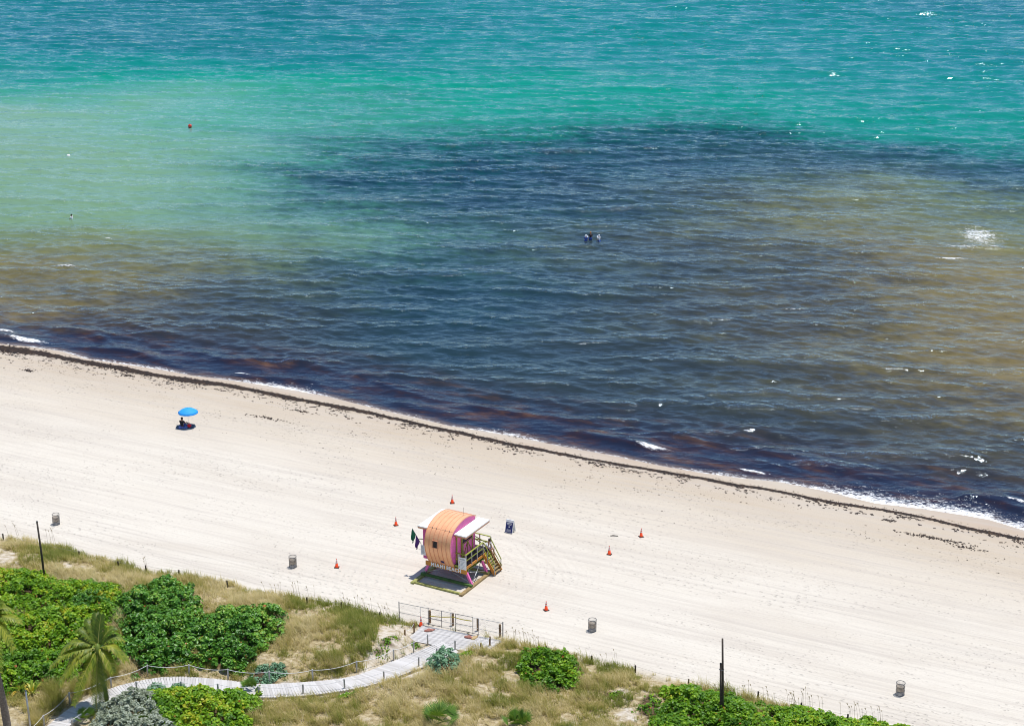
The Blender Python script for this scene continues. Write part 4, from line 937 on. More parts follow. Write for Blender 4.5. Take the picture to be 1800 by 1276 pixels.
# ---- closed fence across the landing
F0, F1 = gp(702, 1090), gp(884, 1127); F0.z = F1.z = .0
fd = (F1-F0); FL = fd.length; fd.normalize(); frz = math.atan2(fd.y, fd.x)
fence = thing('wire_fence', F0, 'temporary steel mesh fence closing the beach access', 'fence', rz=frz)
def fx(zx): return (zx-305)/(1612-305)*FL
FH = 1.42
for zx, r_, h_ in ((305,.032,1.50),(578,.014,FH),(962,.014,FH),(1310,.014,FH),(1612,.036,1.52)):
    MB().tube([(fx(zx), 0, -.2), (fx(zx), 0, h_)], r_, 8).build('post', M['darksteel'] if r_ > .02 else M['steel'], fence, True)
MB().tube([(0, 0, FH), (FL, 0, FH)], .017, 6).build('top_rail', M['steel'], fence, True)
MB().tube([(0, 0, .66), (FL, 0, .60)], .013, 6).build('middle_rail', M['steel'], fence, True)
MB().tube([(fx(600), 0, .17), (fx(1330), 0, .17)], .014, 6).build('bottom_rail', M['steel'], fence, True)
mb = MB(); st_ = .16
for k in range(int(-FH/st_), int(FL/st_)+1):
    for sg in (1, -1):
        xa = k*st_ if sg > 0 else k*st_+FH; xb = xa+sg*(FH-.2); za, zb = .2, FH
        if xa < 0: za += (0-xa)*1.0 if sg > 0 else 0; xa = max(xa, 0) if sg > 0 else xa
        if sg > 0 and xb > FL: zb -= xb-FL; xb = FL
        if sg < 0 and xb < 0: zb -= -xb; xb = 0
        if sg < 0 and xa > FL: za += xa-FL; xa = FL
        if zb-za > .05 and 0 <= xa <= FL and 0 <= xb <= FL: mb.bar((xa, .0, za), (xb, 0, zb), .0035)
tag(mb.build('wire_mesh', M['steel'], fence), kind='stuff')
for z0, z1, lb in ((683, 853, 'left'), (1030, 1245, 'right')):
    g = thing('fence_panel', F0+fd*fx(z0), 'upright steel frame panel leaning on the fence, '+('behind the yellow tape by the cone' if lb == 'left' else 'near the two sandbags at right'), 'fence panel', 'steel frame panels at the gate', frz)
    wpx = fx(z1)-fx(z0)
    for q in (0, wpx): MB().tube([(q, -.06, .135), (q, -.06, 1.48)], .021, 8).build('frame_post', M['darksteel'], g, True)
    for hz in (1.46, .72, .22): MB().tube([(0, -.06, hz), (wpx, -.06, hz)], .018, 8).build('frame_rail', M['darksteel'], g, True)
    qx = 0 if lb == 'left' else wpx
    MB().ring((qx, -.10, .15), .40, .016, 24, 6, .42).build('foot_ring', M['darksteel'], g, True)
wp = [(756,1094),(796,1099),(840,1108),(879,1119)]
wpm = MB().lathe([(.085, -.3), (.085, .93), (.078, .97), (.04, .985)], 12).mesh('post', True); wpm.materials.append(M['postwood'])
for i, p in enumerate(wp):
    g = gp(*p); g.z = min(g.z, .02); o = link('wooden_post', wpm, None, None, g); o.rotation_euler = (random.uniform(-.03, .03), random.uniform(-.03, .03), i)
    tag(o, ['stout brown wooden post right of the gate cone', 'stout brown wooden post in the middle of the yellow tape', 'stout brown wooden post past the right end of the yellow tape', 'stout brown wooden post beside the right end of fence'][i], 'post', 'wooden posts on the beach side of the gate')
ta_ = gp(*wp[0])+Vector((.0, -.09, .58)); tb_ = F0+fd*fx(1225)+Vector((0, 0, 1.12)); tm_ = gp(*wp[1])+Vector((0, -.10, .74))
mb = MB()
for p, q in ((ta_, tm_), (tm_, tb_)):
    for i in range(5):
        a = p.lerp(q, i/5); b_ = p.lerp(q, (i+1)/5); sg_ = lambda u: Vector((0, 0, -.05*math.sin(math.pi*u)))
        mb.bar(a-ta_+sg_(i/5), b_-ta_+sg_((i+1)/5), .006, .07)
tp = mb.build('caution_tape', M['tape'], None, loc=ta_); tag(tp, 'yellow caution tape strung across the closed gate', 'tape')
def sandbag(px, py, mat, label, rz, s=1.0):
    bm = bmesh.new(); bmesh.ops.create_icosphere(bm, subdivisions=3, radius=1)
    for v in bm.verts:
        x, y, z = v.co; q = (abs(x)**3+abs(y)**3)**(1/3); m_ = .85+.25*math.sin(4*x+2*y)*.4
        v.co = Vector((x*.33*(1.05 if q > .7 else 1), y*.20*m_, max(-.03, z*.12*(1-.35*abs(x)**2)+.02*math.sin(7*x+3*y))+.03))*s
    me = bpy.data.meshes.new('bag'); bm.to_mesh(me); bm.free()
    for p in me.polygons: p.use_smooth = True
    g = at(px, py, .14); root = thing('sandbag', (g[0], g[1], .132), label, 'sandbag', 'sandbags weighing down the fence', rz)
    link('bag', me, M[mat], root); k = MB().tube([(.30*s, 0, .05), (.37*s, .01, .07), (.42*s, .03, .05)], [.05*s, .025, .05], 7); k.build('tied_end', M[mat], root, True)
sandbag(754, 1108, 'sandbag', 'red brown sandbag on the left foot of the fence', .2)
sandbag(824, 1120, 'sandbag', 'red brown sandbag on the right foot of the fence', -.3)
sandbag(834, 1121, 'tanbag', 'tan sandbag lying right of the red brown one', .9, .9)

# ------------------------------------------------------------------ traffic cones
cone = thing('traffic_cone', (0, 0, 0), 'x', 'traffic cone', 'orange traffic cones on the sand')
MB().box(-.19, .19, -.19, .19, 0, .035).build('base', M['blackrub'], cone, bevel=.01)
def cr_(z): return .135-.112*(z-.035)/.70
MB().lathe([(.15, .035), (cr_(.06), .06), (cr_(.38), .38)], 20).build('lower_cone', M['cone'], cone, True)
MB().lathe([(cr_(.38)+.003, .378), (cr_(.47)+.003, .47)], 20).build('reflective_band', M['reflect'], cone, True)
MB().lathe([(cr_(.47), .468), (cr_(.54), .54)], 20).build('middle_cone', M['cone'], cone, True)
MB().lathe([(cr_(.54)+.003, .538), (cr_(.64)+.003, .64)], 20).build('reflective_band', M['reflect'], cone, True)
MB().lathe([(cr_(.64), .638), (.026, .71), (.018, .725)], 20).build('tip', M['cone'], cone, True)
for i, (px, py, lb) in enumerate(((795,884,'orange cone nearest the sea, straight behind the lifeguard tower'), (696,923,'orange cone left of the lifeguard tower roof'), (592,997,'orange cone beside the wire trash bin, left of the tower'), (1127,943,'rightmost orange cone out on the sand'), (1071,974,'orange cone just left of the rightmost one'), (960,1072,'orange cone between the tower and the fence side trash bin'), (740,1100,'orange cone standing against the closed fence'))):
    o = cone if i == 0 else copy_tree(cone); o.location = gp(px, py, -.004) ; o.rotation_euler = (0, 0, random.uniform(0, 1.5)); o['label'] = lb
    if i == 6: o.location.z = max(o.location.z, .0)

# ------------------------------------------------------------------ wire trash bins
tb = thing('trash_bin', (0, 0, 0), 'x', 'trash bin', 'wire trash bins on the beach')
for z in (.02, .30, .585, .875): MB().ring((0, 0, z), .285, .013 if z < .8 else .018, 26, 6).build('hoop', M['darksteel'], tb, True)
mb = MB()
for i in range(22):
    a = 2*math.pi*i/22; mb.tube([(.285*math.cos(a), .285*math.sin(a), .02), (.285*math.cos(a), .285*math.sin(a), .875)], .0065, 4)
mb.build('wire_cage', M['darksteel'], tb)
MB().lathe([(.26, .012), (.27, .02), (.27, .03), (.0, .032)], 20, caps=False).build('bottom_plate', M['steel'], tb)
liner = MB(); prof = [(.255, .04), (.268, .2), (.262, .4), (.270, .56), (.262, .66), (.25, .66), (.24, .3), (.05, .12)]
liner.lathe(prof, 22, caps=False)
lm, lnt, lb_ = mat_new('clear_bin_liner'); lb_.inputs['Base Color'].default_value = (.40, .32, .24, 1); lb_.inputs['Roughness'].default_value = .35; lb_.inputs['Alpha'].default_value = .42
liner.build('bin_liner', lm, tb, True)
for i, (px, py, lb) in enumerate(((99,923,'wire trash bin near the leaning pole at far left'), (515,998,'wire trash bin left of an orange cone near the dune'), (1041,1110,'wire trash bin right of the closed fence'), (1582,1222,'wire trash bin at far right above the green thicket'))):
    o = tb if i == 0 else copy_tree(tb); o.location = gp(px, py-2); o.rotation_euler = (random.uniform(-.02, .02), random.uniform(-.02, .02), i*1.1); o['label'] = lb

# ------------------------------------------------------------------ poles
def pole(base, toppx, r, mat, label, extra=False):
    b_ = gp(*base); t_ = up_to(b_, *toppx); root = thing('pole', b_, label, 'pole'); d = t_-b_
    MB().tube([d*-.05, d*.5+Vector((.02, 0, 0)), d], [r*1.1, r, r*.85], 10).build('shaft', M[mat], root, True)
    if extra:
        MB().tube([Vector((-r*1.7, -.05, -.2)), Vector((-r*1.7, -.05, 0))+d*.70], r*.9, 9).build('side_timber', M[mat], root, True)
        MB().ring(tuple(Vector((-r*.8, -.02, 0))+d*.62), r*2.0, .02, 14, 5).build('strap', M['darksteel'], root)
    else:
        MB().lathe([(r*.95, 0), (r*.95, .05), (r*.6, .07)], 10, tuple(d)).build('cap', M['darksteel'], root)
pole((79,1022), (65,917), .075, 'darkpost', 'tall thin brown pole leaning left at the left dune edge')
pole((1270,1262), (1270,1122), .07, 'darkpost', 'tall dark pole with a second timber strapped on, right thicket', True)
pole((55,1296), (45,1214), .06, 'steel', 'smooth grey metal pole at bottom left beside boardwalk')

# ------------------------------------------------------------------ sandwich board sign
g0 = gp(897, 935); s = thing('sandwich_board', g0, 'white folding sandwich board with navy notice on the sand', 'sign', rz=R(-27))
ang = R(16); HB, WB = 1.10, .66
def slab_panel(sgn):
    mb = MB(); c, q = math.cos(ang), math.sin(ang); th = .03
    def P(u, h, o): return (u, sgn*((HB-h)*q+.02)+sgn*o*c, h*c+o*q)
    for o in (0, th):
        pass
    V = [P(u, h, o) for o in (-th/2, th/2) for u, h in ((-WB/2, .06), (WB/2, .06), (WB/2, HB), (-WB/2, HB))]
    mb.add(V, [(0,1,2,3),(7,6,5,4),(0,4,5,1),(1,5,6,2),(2,6,7,3),(3,7,4,0)]); return mb, P
for sgn in (-1, 1):
    mb, P = slab_panel(sgn); pn = mb.build('panel', M['white'], s)
    def sheet(u0, u1, h0, h1, o): return MB().add([P(u0, h0, o), P(u1, h0, o), P(u1, h1, o), P(u0, h1, o), P(u0, h0, o-.003), P(u1, h0, o-.003), P(u1, h1, o-.003), P(u0, h1, o-.003)], [(0,1,2,3),(7,6,5,4),(0,4,5,1),(1,5,6,2),(2,6,7,3),(3,7,4,0)])
    sheet(-.30, .30, .08, .92, .020).build('notice', M['navy'], s)
    tx = MB(); rr = random.Random(4)
    for h0, hh, uw in ((.80, .065, .22), (.70, .055, .18)):
        u = -uw
        while u < uw-.02:
            l_ = rr.uniform(.03, .05); tx_ = sheet(u, min(u+l_, uw), h0, h0+hh, .024); tx.add(tx_.v, tx_.f); u += l_+.014
    for k in range(6):
        u = -.19
        while u < .17:
            l_ = rr.uniform(.03, .08); tx_ = sheet(u, min(u+l_, .19), .16+k*.036, .16+k*.036+.014, .024); tx.add(tx_.v, tx_.f); u += l_+.016
    tx_ = sheet(-.045, .045, .50, .60, .024); tx.add(tx_.v, tx_.f)
    tx.build('lettering', M['white'], s)
MB().bar((-.33, 0, 1.06), (.33, 0, 1.06), .07, .035).build('hinge_handle', M['white'], s)

# ------------------------------------------------------------------ lifeguard tower
tower = thing('lifeguard_tower', (TW_O[0], TW_O[1], 0), 'pink lifeguard tower with curved copper roof and white flat awning on stilts', 'lifeguard tower', rz=TW_TH)
def tpart(mb, name, mat, parent=tower, smooth=False, bevel=0): return mb.build(name, M[mat], parent, smooth, bevel)
Z0 = 1.42; XL, XR = -3.24, -1.10
prof = [(0, 0), (-.25, .45), (-.45, .9), (-.57, 1.35), (-.60, 1.76), (-.50, 2.25), (-.27, 2.63), (.12, 2.93), (.6, 3.12), (1.15, 3.23), (1.7, 3.26), (2.3, 3.18), (2.8, 3.02), (3.15, 2.86)]
def smoothprof(p, k=4):
    P = [Vector((a, b_, 0)) for a, b_ in p]; out = []
    for i in range(len(P)-1):
        p0 = P[max(i-1, 0)]; p1 = P[i]; p2 = P[i+1]; p3 = P[min(i+2, len(P)-1)]
        for j in range(k):
            f = j/k; out.append(.5*((2*p1)+(p2-p0)*f+(2*p0-5*p1+4*p2-p3)*f*f+(3*p1-p0-3*p2+p3)*f*f*f))
    out.append(P[-1]); return [(v.x, v.y) for v in out]
SPF = smoothprof(prof)
def offs(P, d):
    out = []
    for i, (y, z) in enumerate(P):
        a = P[max(i-1, 0)]; b_ = P[min(i+1, len(P)-1)]; ty, tz = b_[0]-a[0], b_[1]-a[1]; L = math.hypot(ty, tz); out.append((y-tz/L*d, z+ty/L*d))
    return out
# pink ends of the vault: solid closed by the deck and the back wall
endp = SPF + [(3.10, 0.0)]
mb = MB(); n = len(endp)
V = [(XL+.05, y, Z0+z) for y, z in endp]+[(XR-.03, y, Z0+z) for y, z in endp]
mb.add(V, [tuple(range(n)), tuple(reversed(range(n, 2*n)))]+[(i, i+n, (i+1) % n+n, (i+1) % n) for i in range(n)])
cabin = tpart(mb, 'cabin', 'pink')
# lap siding on the seaward-right end, one board after another
for k in range(19):
    z = Z0+.02+k*.165
    if z > Z0+3.0: break
    ys = [y for y, zz in SPF]; 
    def ylim(zq):
        lo = None; hi = None
        for (y0_, z0_), (y1_, z1_) in zip(SPF[:-1], SPF[1:]):
            if (z0_-zq)*(z1_-zq) <= 0 and z1_ != z0_:
                yy = y0_+(y1_-y0_)*(zq-z0_)/(z1_-z0_)
                if z1_ > z0_: lo = yy
                else: hi = yy
        return lo, (hi if hi is not None else 3.10)
    lo, hi = ylim(z-Z0+.08)
    if lo is None: break
    tpart(MB().add([(XR-.028, lo+.05, z), (XR-.028, hi-.04, z), (XR-.028, hi-.04, z+.155), (XR-.028, lo+.05, z+.155), (XR-.006, lo+.05, z+.01), (XR-.006, hi-.04, z+.01), (XR-.018, hi-.04, z+.15), (XR-.018, lo+.05, z+.15)],
        [(4,5,6,7),(0,4,7,3),(1,2,6,5),(3,7,6,2),(0,1,5,4)]), 'siding_board', 'pink', cabin)
# copper sheets: six strips, two lengths each, with standing seams
outer, inner_ = offs(SPF, .075), offs(SPF, .012)
NS = 6; sw = (XR+.03-(XL-.03))/NS; cut = 26
roof = None
for i in range(NS):
    x0 = XL-.03+i*sw; x1 = x0+sw
    for lo, hi, raise_ in ((0, cut+1, 0.0), (cut, len(outer), .012)):
        O = offs(SPF, .060+raise_)[lo:hi]; I = offs(SPF, .012)[lo:hi]; m_ = len(O); mb = MB()
        V = [(x0+.002, y, Z0+z) for y, z in O]+[(x1-.002, y, Z0+z) for y, z in O]+[(x0+.002, y, Z0+z) for y, z in I]+[(x1-.002, y, Z0+z) for y, z in I]; Fc = []
        for j in range(m_-1):
            Fc += [(j, m_+j, m_+j+1, j+1), (2*m_+j, 2*m_+j+1, 3*m_+j+1, 3*m_+j), (j, j+1, 2*m_+j+1, 2*m_+j), (m_+j, 3*m_+j, 3*m_+j+1, m_+j+1)]
        Fc += [(0, 2*m_, 3*m_, m_), (m_-1, 2*m_-1, 4*m_-1, 3*m_-1)]
        mb.add(V, Fc); tpart(mb, 'copper_sheet', 'copper')
for i in range(NS+1):
    x = XL-.03+i*sw; x = min(max(x, XL-.022), XR+.022); P = offs(SPF, .085); mb = MB()
    for p, q in zip(P[:-1], P[1:]): mb.bar((x, p[0], Z0+p[1]), (x, q[0], Z0+q[1]), .016, .034, (1, 0, 0))
    tpart(mb, 'standing_seam', 'seam')
for k in (NS-1, NS-2, 1, 2):
    p = offs(SPF, .10)[cut]; tpart(MB().lathe([(.03, -.02), (.035, .02), (.0, .04)], 8, (XL+sw*k, p[0], Z0+p[1])), 'seam_clip', 'darksteel')
# porthole and plate on the copper front
def front_box(xc, zc, w_, h_, d0, d1, name, mat, par=tower):
    yy = np.interp(zc, [z for y, z in SPF[:22]], [y for y, z in SPF[:22]]); y1_ = np.interp(zc+h_/2, [z for y, z in SPF[:22]], [y for y, z in SPF[:22]]); y0_ = np.interp(zc-h_/2, [z for y, z in SPF[:22]], [y for y, z in SPF[:22]])
    V = []
    for d in (d0, d1):
        for sx, (yb, zb) in ((-1, (y0_, zc-h_/2)), (1, (y0_, zc-h_/2)), (1, (y1_, zc+h_/2)), (-1, (y1_, zc+h_/2))): V.append((xc+sx*w_/2, yb-d, Z0+zb))
    return tpart(MB().add(V, [(0,1,2,3),(7,6,5,4),(0,4,5,1),(1,5,6,2),(2,6,7,3),(3,7,4,0)]), name, mat, par)
win = front_box(-2.36, 1.80, .44, .50, .02, .085, 'window', 'dark')
for dx, dz, w_, h_ in ((-.235, 0, .04, .54), (.235, 0, .04, .54), (0, .27, .50, .04), (0, -.27, .50, .05)): front_box(-2.36+dx, 1.80+dz, w_, h_, .05, .125, 'window_frame', 'soffit', win)
front_box(-1.98, .28, .26, .22, .05, .085, 'name_plate', 'navy')
# flat awning roof on both sides, walls beside the vault
for x0, x1, lb in ((-4.25, XL-.02, 'l'), (XR+.02, -.06, 'r')):
    rf = tpart(MB().box(x0, x1, -.06, 3.48, 4.02, 4.10), 'flat_roof', 'whiteroof')
    tpart(MB().box(x0+.01, x1-.01, -.05, 3.47, 3.90, 4.018), 'roof_fascia', 'soffit', rf)
tpart(MB().box(-3.92, XL+.04, .18, 3.1, Z0, 3.89), 'left_wall', 'pink2')
for k in range(15): tpart(MB().box(-3.915, XL+.03, .160, .178, Z0+.03+k*.165, Z0+.18+k*.165), 'siding_board', 'pink2')
# corner trim, posts and half door on the porch side
for y in (.28, 1.02, 2.55): tpart(MB().box(XR+.0, XR+.075, y-.045, y+.045, Z0+.2, 3.895), 'corner_trim', 'lime')
tpart(MB().box(XR+.0, XR+.03, 1.07, 2.50, Z0+1.25, 3.80), 'door_opening', 'dark')
door = tpart(MB().box(XR+.035, XR+.075, 1.10, 2.48, Z0+.25, Z0+1.45), 'half_door', 'pink')
for a, b_ in (((1.10, .28), (2.48, .28)), ((1.10, 1.42), (2.48, 1.42)), ((1.12, .28), (1.12, 1.42)), ((2.46, .28), (2.46, 1.42)), ((1.12, .30), (1.79, 1.40)), ((2.46, .30), (1.79, 1.40)), ((1.79, .3), (1.79, 1.4))):
    tpart(MB().bar((XR+.09, a[0], Z0+a[1]), (XR+.09, b_[0], Z0+b_[1]), .03, .08, (1, 0, 0)), 'door_brace', 'lime', door)
# deck
DZ = 1.60
deck = tpart(MB().box(XR-.0, -.16, .02, 3.80, DZ-.06, DZ), 'deck', 'deckfloor')
for k in range(16): tpart(MB().box(XR+.01, -.165, .05+k*.234, .05+k*.234+.222, DZ+.002, DZ+.022), 'deck_board', 'deckfloor', deck)
tpart(MB().box(-.16, -.10, .0, 3.84, DZ-.22, DZ-.02), 'side_fascia', 'orange'); tpart(MB().box(XR, -.16, -.03, .018, DZ-.14, DZ+.01), 'front_fascia', 'lime')
tpart(MB().box(XL-.3, -.162, 3.802, 3.86, DZ-.22, DZ-.02), 'sea_fascia', 'orange')
tpart(MB().box(XL-.3, XR-.01, 3.12, 3.80, DZ-.06, DZ), 'sea_deck', 'deckfloor')
# lettered beam
beam = tpart(MB().box(-3.57, 0, -.10, -.02, 1.07, 1.40), 'name_beam', 'orange')
for word, xc, wid in (('MIAMI', -2.48, 1.20), ('BEACH', -1.10, 1.24)):
    fc = bpy.data.curves.new('lettering', 'FONT'); fc.body = word; fc.size = .40; fc.extrude = .014; fc.offset = .012; fc.align_x = 'CENTER'; fc.align_y = 'CENTER'; fc.space_character = 1.15; fc.resolution_u = 3
    fo = bpy.data.objects.new('lettering', fc); COL.objects.link(fo); bpy.context.view_layer.update()
    lme = bpy.data.meshes.new_from_object(fo.evaluated_get(bpy.context.evaluated_depsgraph_get())); bpy.data.objects.remove(fo)
    lme.materials.clear(); lme.materials.append(M['white'])
    lw_ = max(v.co.x for v in lme.vertices)-min(v.co.x for v in lme.vertices)
    lt = link('lettering', lme, None, beam); lt.location = (xc, -.115, 1.235); lt.rotation_euler = (R(90), 0, 0); lt.scale = (wid/lw_, 1.0, 1.0)
# underframe
for y in (.35, 1.5, 2.65, 3.6): tpart(MB().box(-3.5, -.12, y-.04, y+.04, 1.10, 1.38), 'floor_joist', 'limedark')
for x in (-3.3, -.35): tpart(MB().box(x-.05, x+.05, -.02, 3.75, 1.0, 1.098), 'floor_girder', 'limedark')
# splayed legs, braces
for x_t, x_b in ((-.16, .30), (-3.40, -3.86)):
    for y in (.16, 2.45):
        lg = tpart(MB().bar((x_b, y, .16), (x_t, y, 1.09), .17, .16, (0, 1, 0)), 'leg', 'pink')
        tpart(MB().bar((x_b+(x_t-x_b)*-.02, y, .15), (x_b+(x_t-x_b)*.30, y, .44), .18, .17, (0, 1, 0)), 'leg_shade', 'white' if x_t > -1 and False else 'steel', lg) if x_t < -1 else None  # grey lower end of the left legs stands in for the shadow there
for p, q in (((-.24, .2, 1.08), (.22, 2.4, .35)), ((.28, .2, .3), (-.22, 2.4, 1.08)), ((-1.9, .16, 1.05), (.2, .16, .32)), ((-1.9, .16, 1.05), (-3.7, .16, .32)), ((-3.4, .2, 1.05), (-3.8, 2.4, .35))):
    tpart(MB().tube([p, q], .028, 8), 'brace', 'steel', smooth=True)
tpart(MB().box(-2.75, -1.75, 1.0, 1.9, .62, 1.09), 'storage_box', 'pink2'); tpart(MB().box(-2.73, -2.25, .97, .998, .65, 1.05), 'box_panel', 'lime')
# skids and cross timbers on the sand
tpart(MB().box(.18, .46, -1.55, 4.45, -.03, .15), 'skid', 'timber'); tpart(MB().box(-4.02, -3.74, -1.55, 4.45, -.03, .15), 'skid', 'olive_timber')
for y, z0, z1, m_ in ((-1.30, -.02, .145, 'olive_timber'), (-.05, .152, .31, 'greenpaint_timber'), (2.45, .152, .30, 'olive_timber'), (4.25, -.02, .145, 'olive_timber')):
    x0, x1 = (-3.738, .178) if z0 < .1 else (-4.0, .44)
    tpart(MB().box(x0, x1, y-.10, y+.10, z0, z1), 'cross_timber', m_)
# railings
RZ = DZ+.98
def rail(p, q, name='rail', wd=.085, hg=.05): return tpart(MB().bar(p, q, wd, hg), name, 'lime')
for hz, wd, hg in ((RZ, .10, .05), (DZ+.50, .045, .08)):
    rail((-.13, -.02, hz), (-.13, 2.56, hz), wd=wd, hg=hg); rail((XR+.08, .02, hz), (-.18, .02, hz), wd=wd, hg=hg); rail((-.18, 3.76, hz), (XL-.2, 3.76, hz), wd=wd, hg=hg)
for x, y in ((-.13, .02), (-.13, .85), (-.13, 1.68), (-.13, 2.56), (-.13, 3.76), (-1.1, 3.76), (-2.2, 3.76), (-3.4, 3.76), (-.72, .02)):
    tpart(MB().box(x-.035, x+.035, y-.035, y+.035, DZ-.2, RZ-.03), 'baluster', 'steel')
# diagonal shutter props at the sea end
for p, q in (((XR+.05, 3.0, DZ+1.1), (-.3, 3.72, DZ+.35)), ((XR+.05, 2.9, DZ+.95), (-.7, 3.72, DZ+.2))): rail(p, q, 'prop', .05, .07)
# stairs going down to the right
for y in (2.62, 3.58): tpart(MB().bar((-.10, y, DZ-.10), (.86, y, .08), .05, .26), 'stringer', 'orange')
for k in range(7):
    u = (k+.6)/7.4; x = -.10+.96*u; z = DZ-.02-(DZ-.10)*u
    tpart(MB().box(x-.13, x+.13, 2.64, 3.56, z-.02, z+.02), 'tread', 'lime' if k < 2 else 'timber')
for y in (2.60, 3.60):
    rail((-.10, y, RZ-.02), (.86, y, .98), 'stair_rail', .05, .06); rail((-.10, y, DZ+.42), (.86, y, .50), 'stair_rail', .04, .05)
    for u in (.35, .97): tpart(MB().box(-.10+.96*u-.025, -.10+.96*u+.025, y-.025, y+.025, DZ-.2-(DZ-.1)*u, RZ-.04-1.54*u), 'stair_post', 'steel')
# rules board at the deck corner, small board at left
bd = tpart(MB().box(-.66, -.02, -.165, -.140, 1.44, 2.40), 'rules_board', 'white')
for i in range(3): tpart(MB().box(-.56, -.12, -.171, -.167, 2.29-i*.035, 2.305-i*.035), 'print_line', 'boardtext', bd)
for i in range(6):
    tpart(MB().box(-.58, -.53, -.171, -.167, 2.07-i*.105, 2.12-i*.105), 'bullet', 'reddot' if i < 3 else 'boardtext', bd); tpart(MB().box(-.48, -.14-.07*(i % 3), -.171, -.167, 2.08-i*.105, 2.10-i*.105), 'print_line', 'boardtext', bd)
b2 = tpart(MB().box(-4.05, -3.62, .02, .045, 1.75, 2.55), 'left_board', 'white')
for i in range(8): tpart(MB().box(-4.0, -3.70-.05*(i % 2), .014, .018, 2.44-i*.08, 2.465-i*.08), 'print_line', 'boardtext', b2)
for xk in (-4.0, -3.66): tpart(MB().bar((xk, .05, 1.85), (xk, .17, 1.85), .03), 'board_bracket', 'steel')
tpart(MB().bar((-4.25, .10, 2.95), (-3.92, .22, 2.95), .05), 'flag_bracket', 'limedark')
tpart(MB().tube([(-2.3, 2.9, Z0+3.05), (-2.3, 2.9, Z0+3.05)], .01, 4) if False else MB().tube([(-1.5, 2.0, Z0+3.28), (-1.47, 2.0, Z0+3.95)], .012, 6), 'antenna', 'darksteel')
tpart(MB().lathe([(.05, 0), (.05, .05), (.0, .07)], 8, (-1.5, 2.0, Z0+3.25)), 'antenna_base', 'darksteel')
def tw(x, y, z): return Vector((TW_O[0]+x*TA[0]+y*TB[0], TW_O[1]+x*TA[1]+y*TB[1], z))
# flags on a slanting pole
fr_ = thing('warning_flags', tw(-4.05, .12, 2.55), 'green and purple flags on a slanting pole at left of tower', 'flag', rz=TW_TH)
tip = Vector((-.75, -.05, 1.15))
MB().tube([(0, 0, 0), tip], .017, 7).build('flag_pole', M['darksteel'], fr_, True)
def flag(u0, u1, drop, mat, nm, seed):
    mb = MB(); r_ = random.Random(seed); NX, NZ = 8, 9; V = []; Fc = []
    for i in range(NX+1):
        for j in range(NZ+1):
            u = i/NX; v = j/NZ; p = tip*(u0+(u1-u0)*u); sw_ = .10*math.sin(u*9+v*3+seed)*v
            V.append((p.x-(.10+.16*(1-u))*v+sw_*.35, p.y+sw_+.03, p.z-drop*v*(.75+.35*math.sin(u*3+.4))))
    for i in range(NX):
        for j in range(NZ): k = i*(NZ+1)+j; Fc.append((k, k+1, k+NZ+2, k+NZ+1))
    o = mb.add(V, Fc).build(nm, M[mat], fr_, True); md = o.modifiers.new('thick', 'SOLIDIFY'); md.thickness = .006
flag(.62, 1.0, .85, 'flaggreen', 'green_flag', 1); flag(.18, .58, .80, 'flagpurple', 'purple_flag', 2)

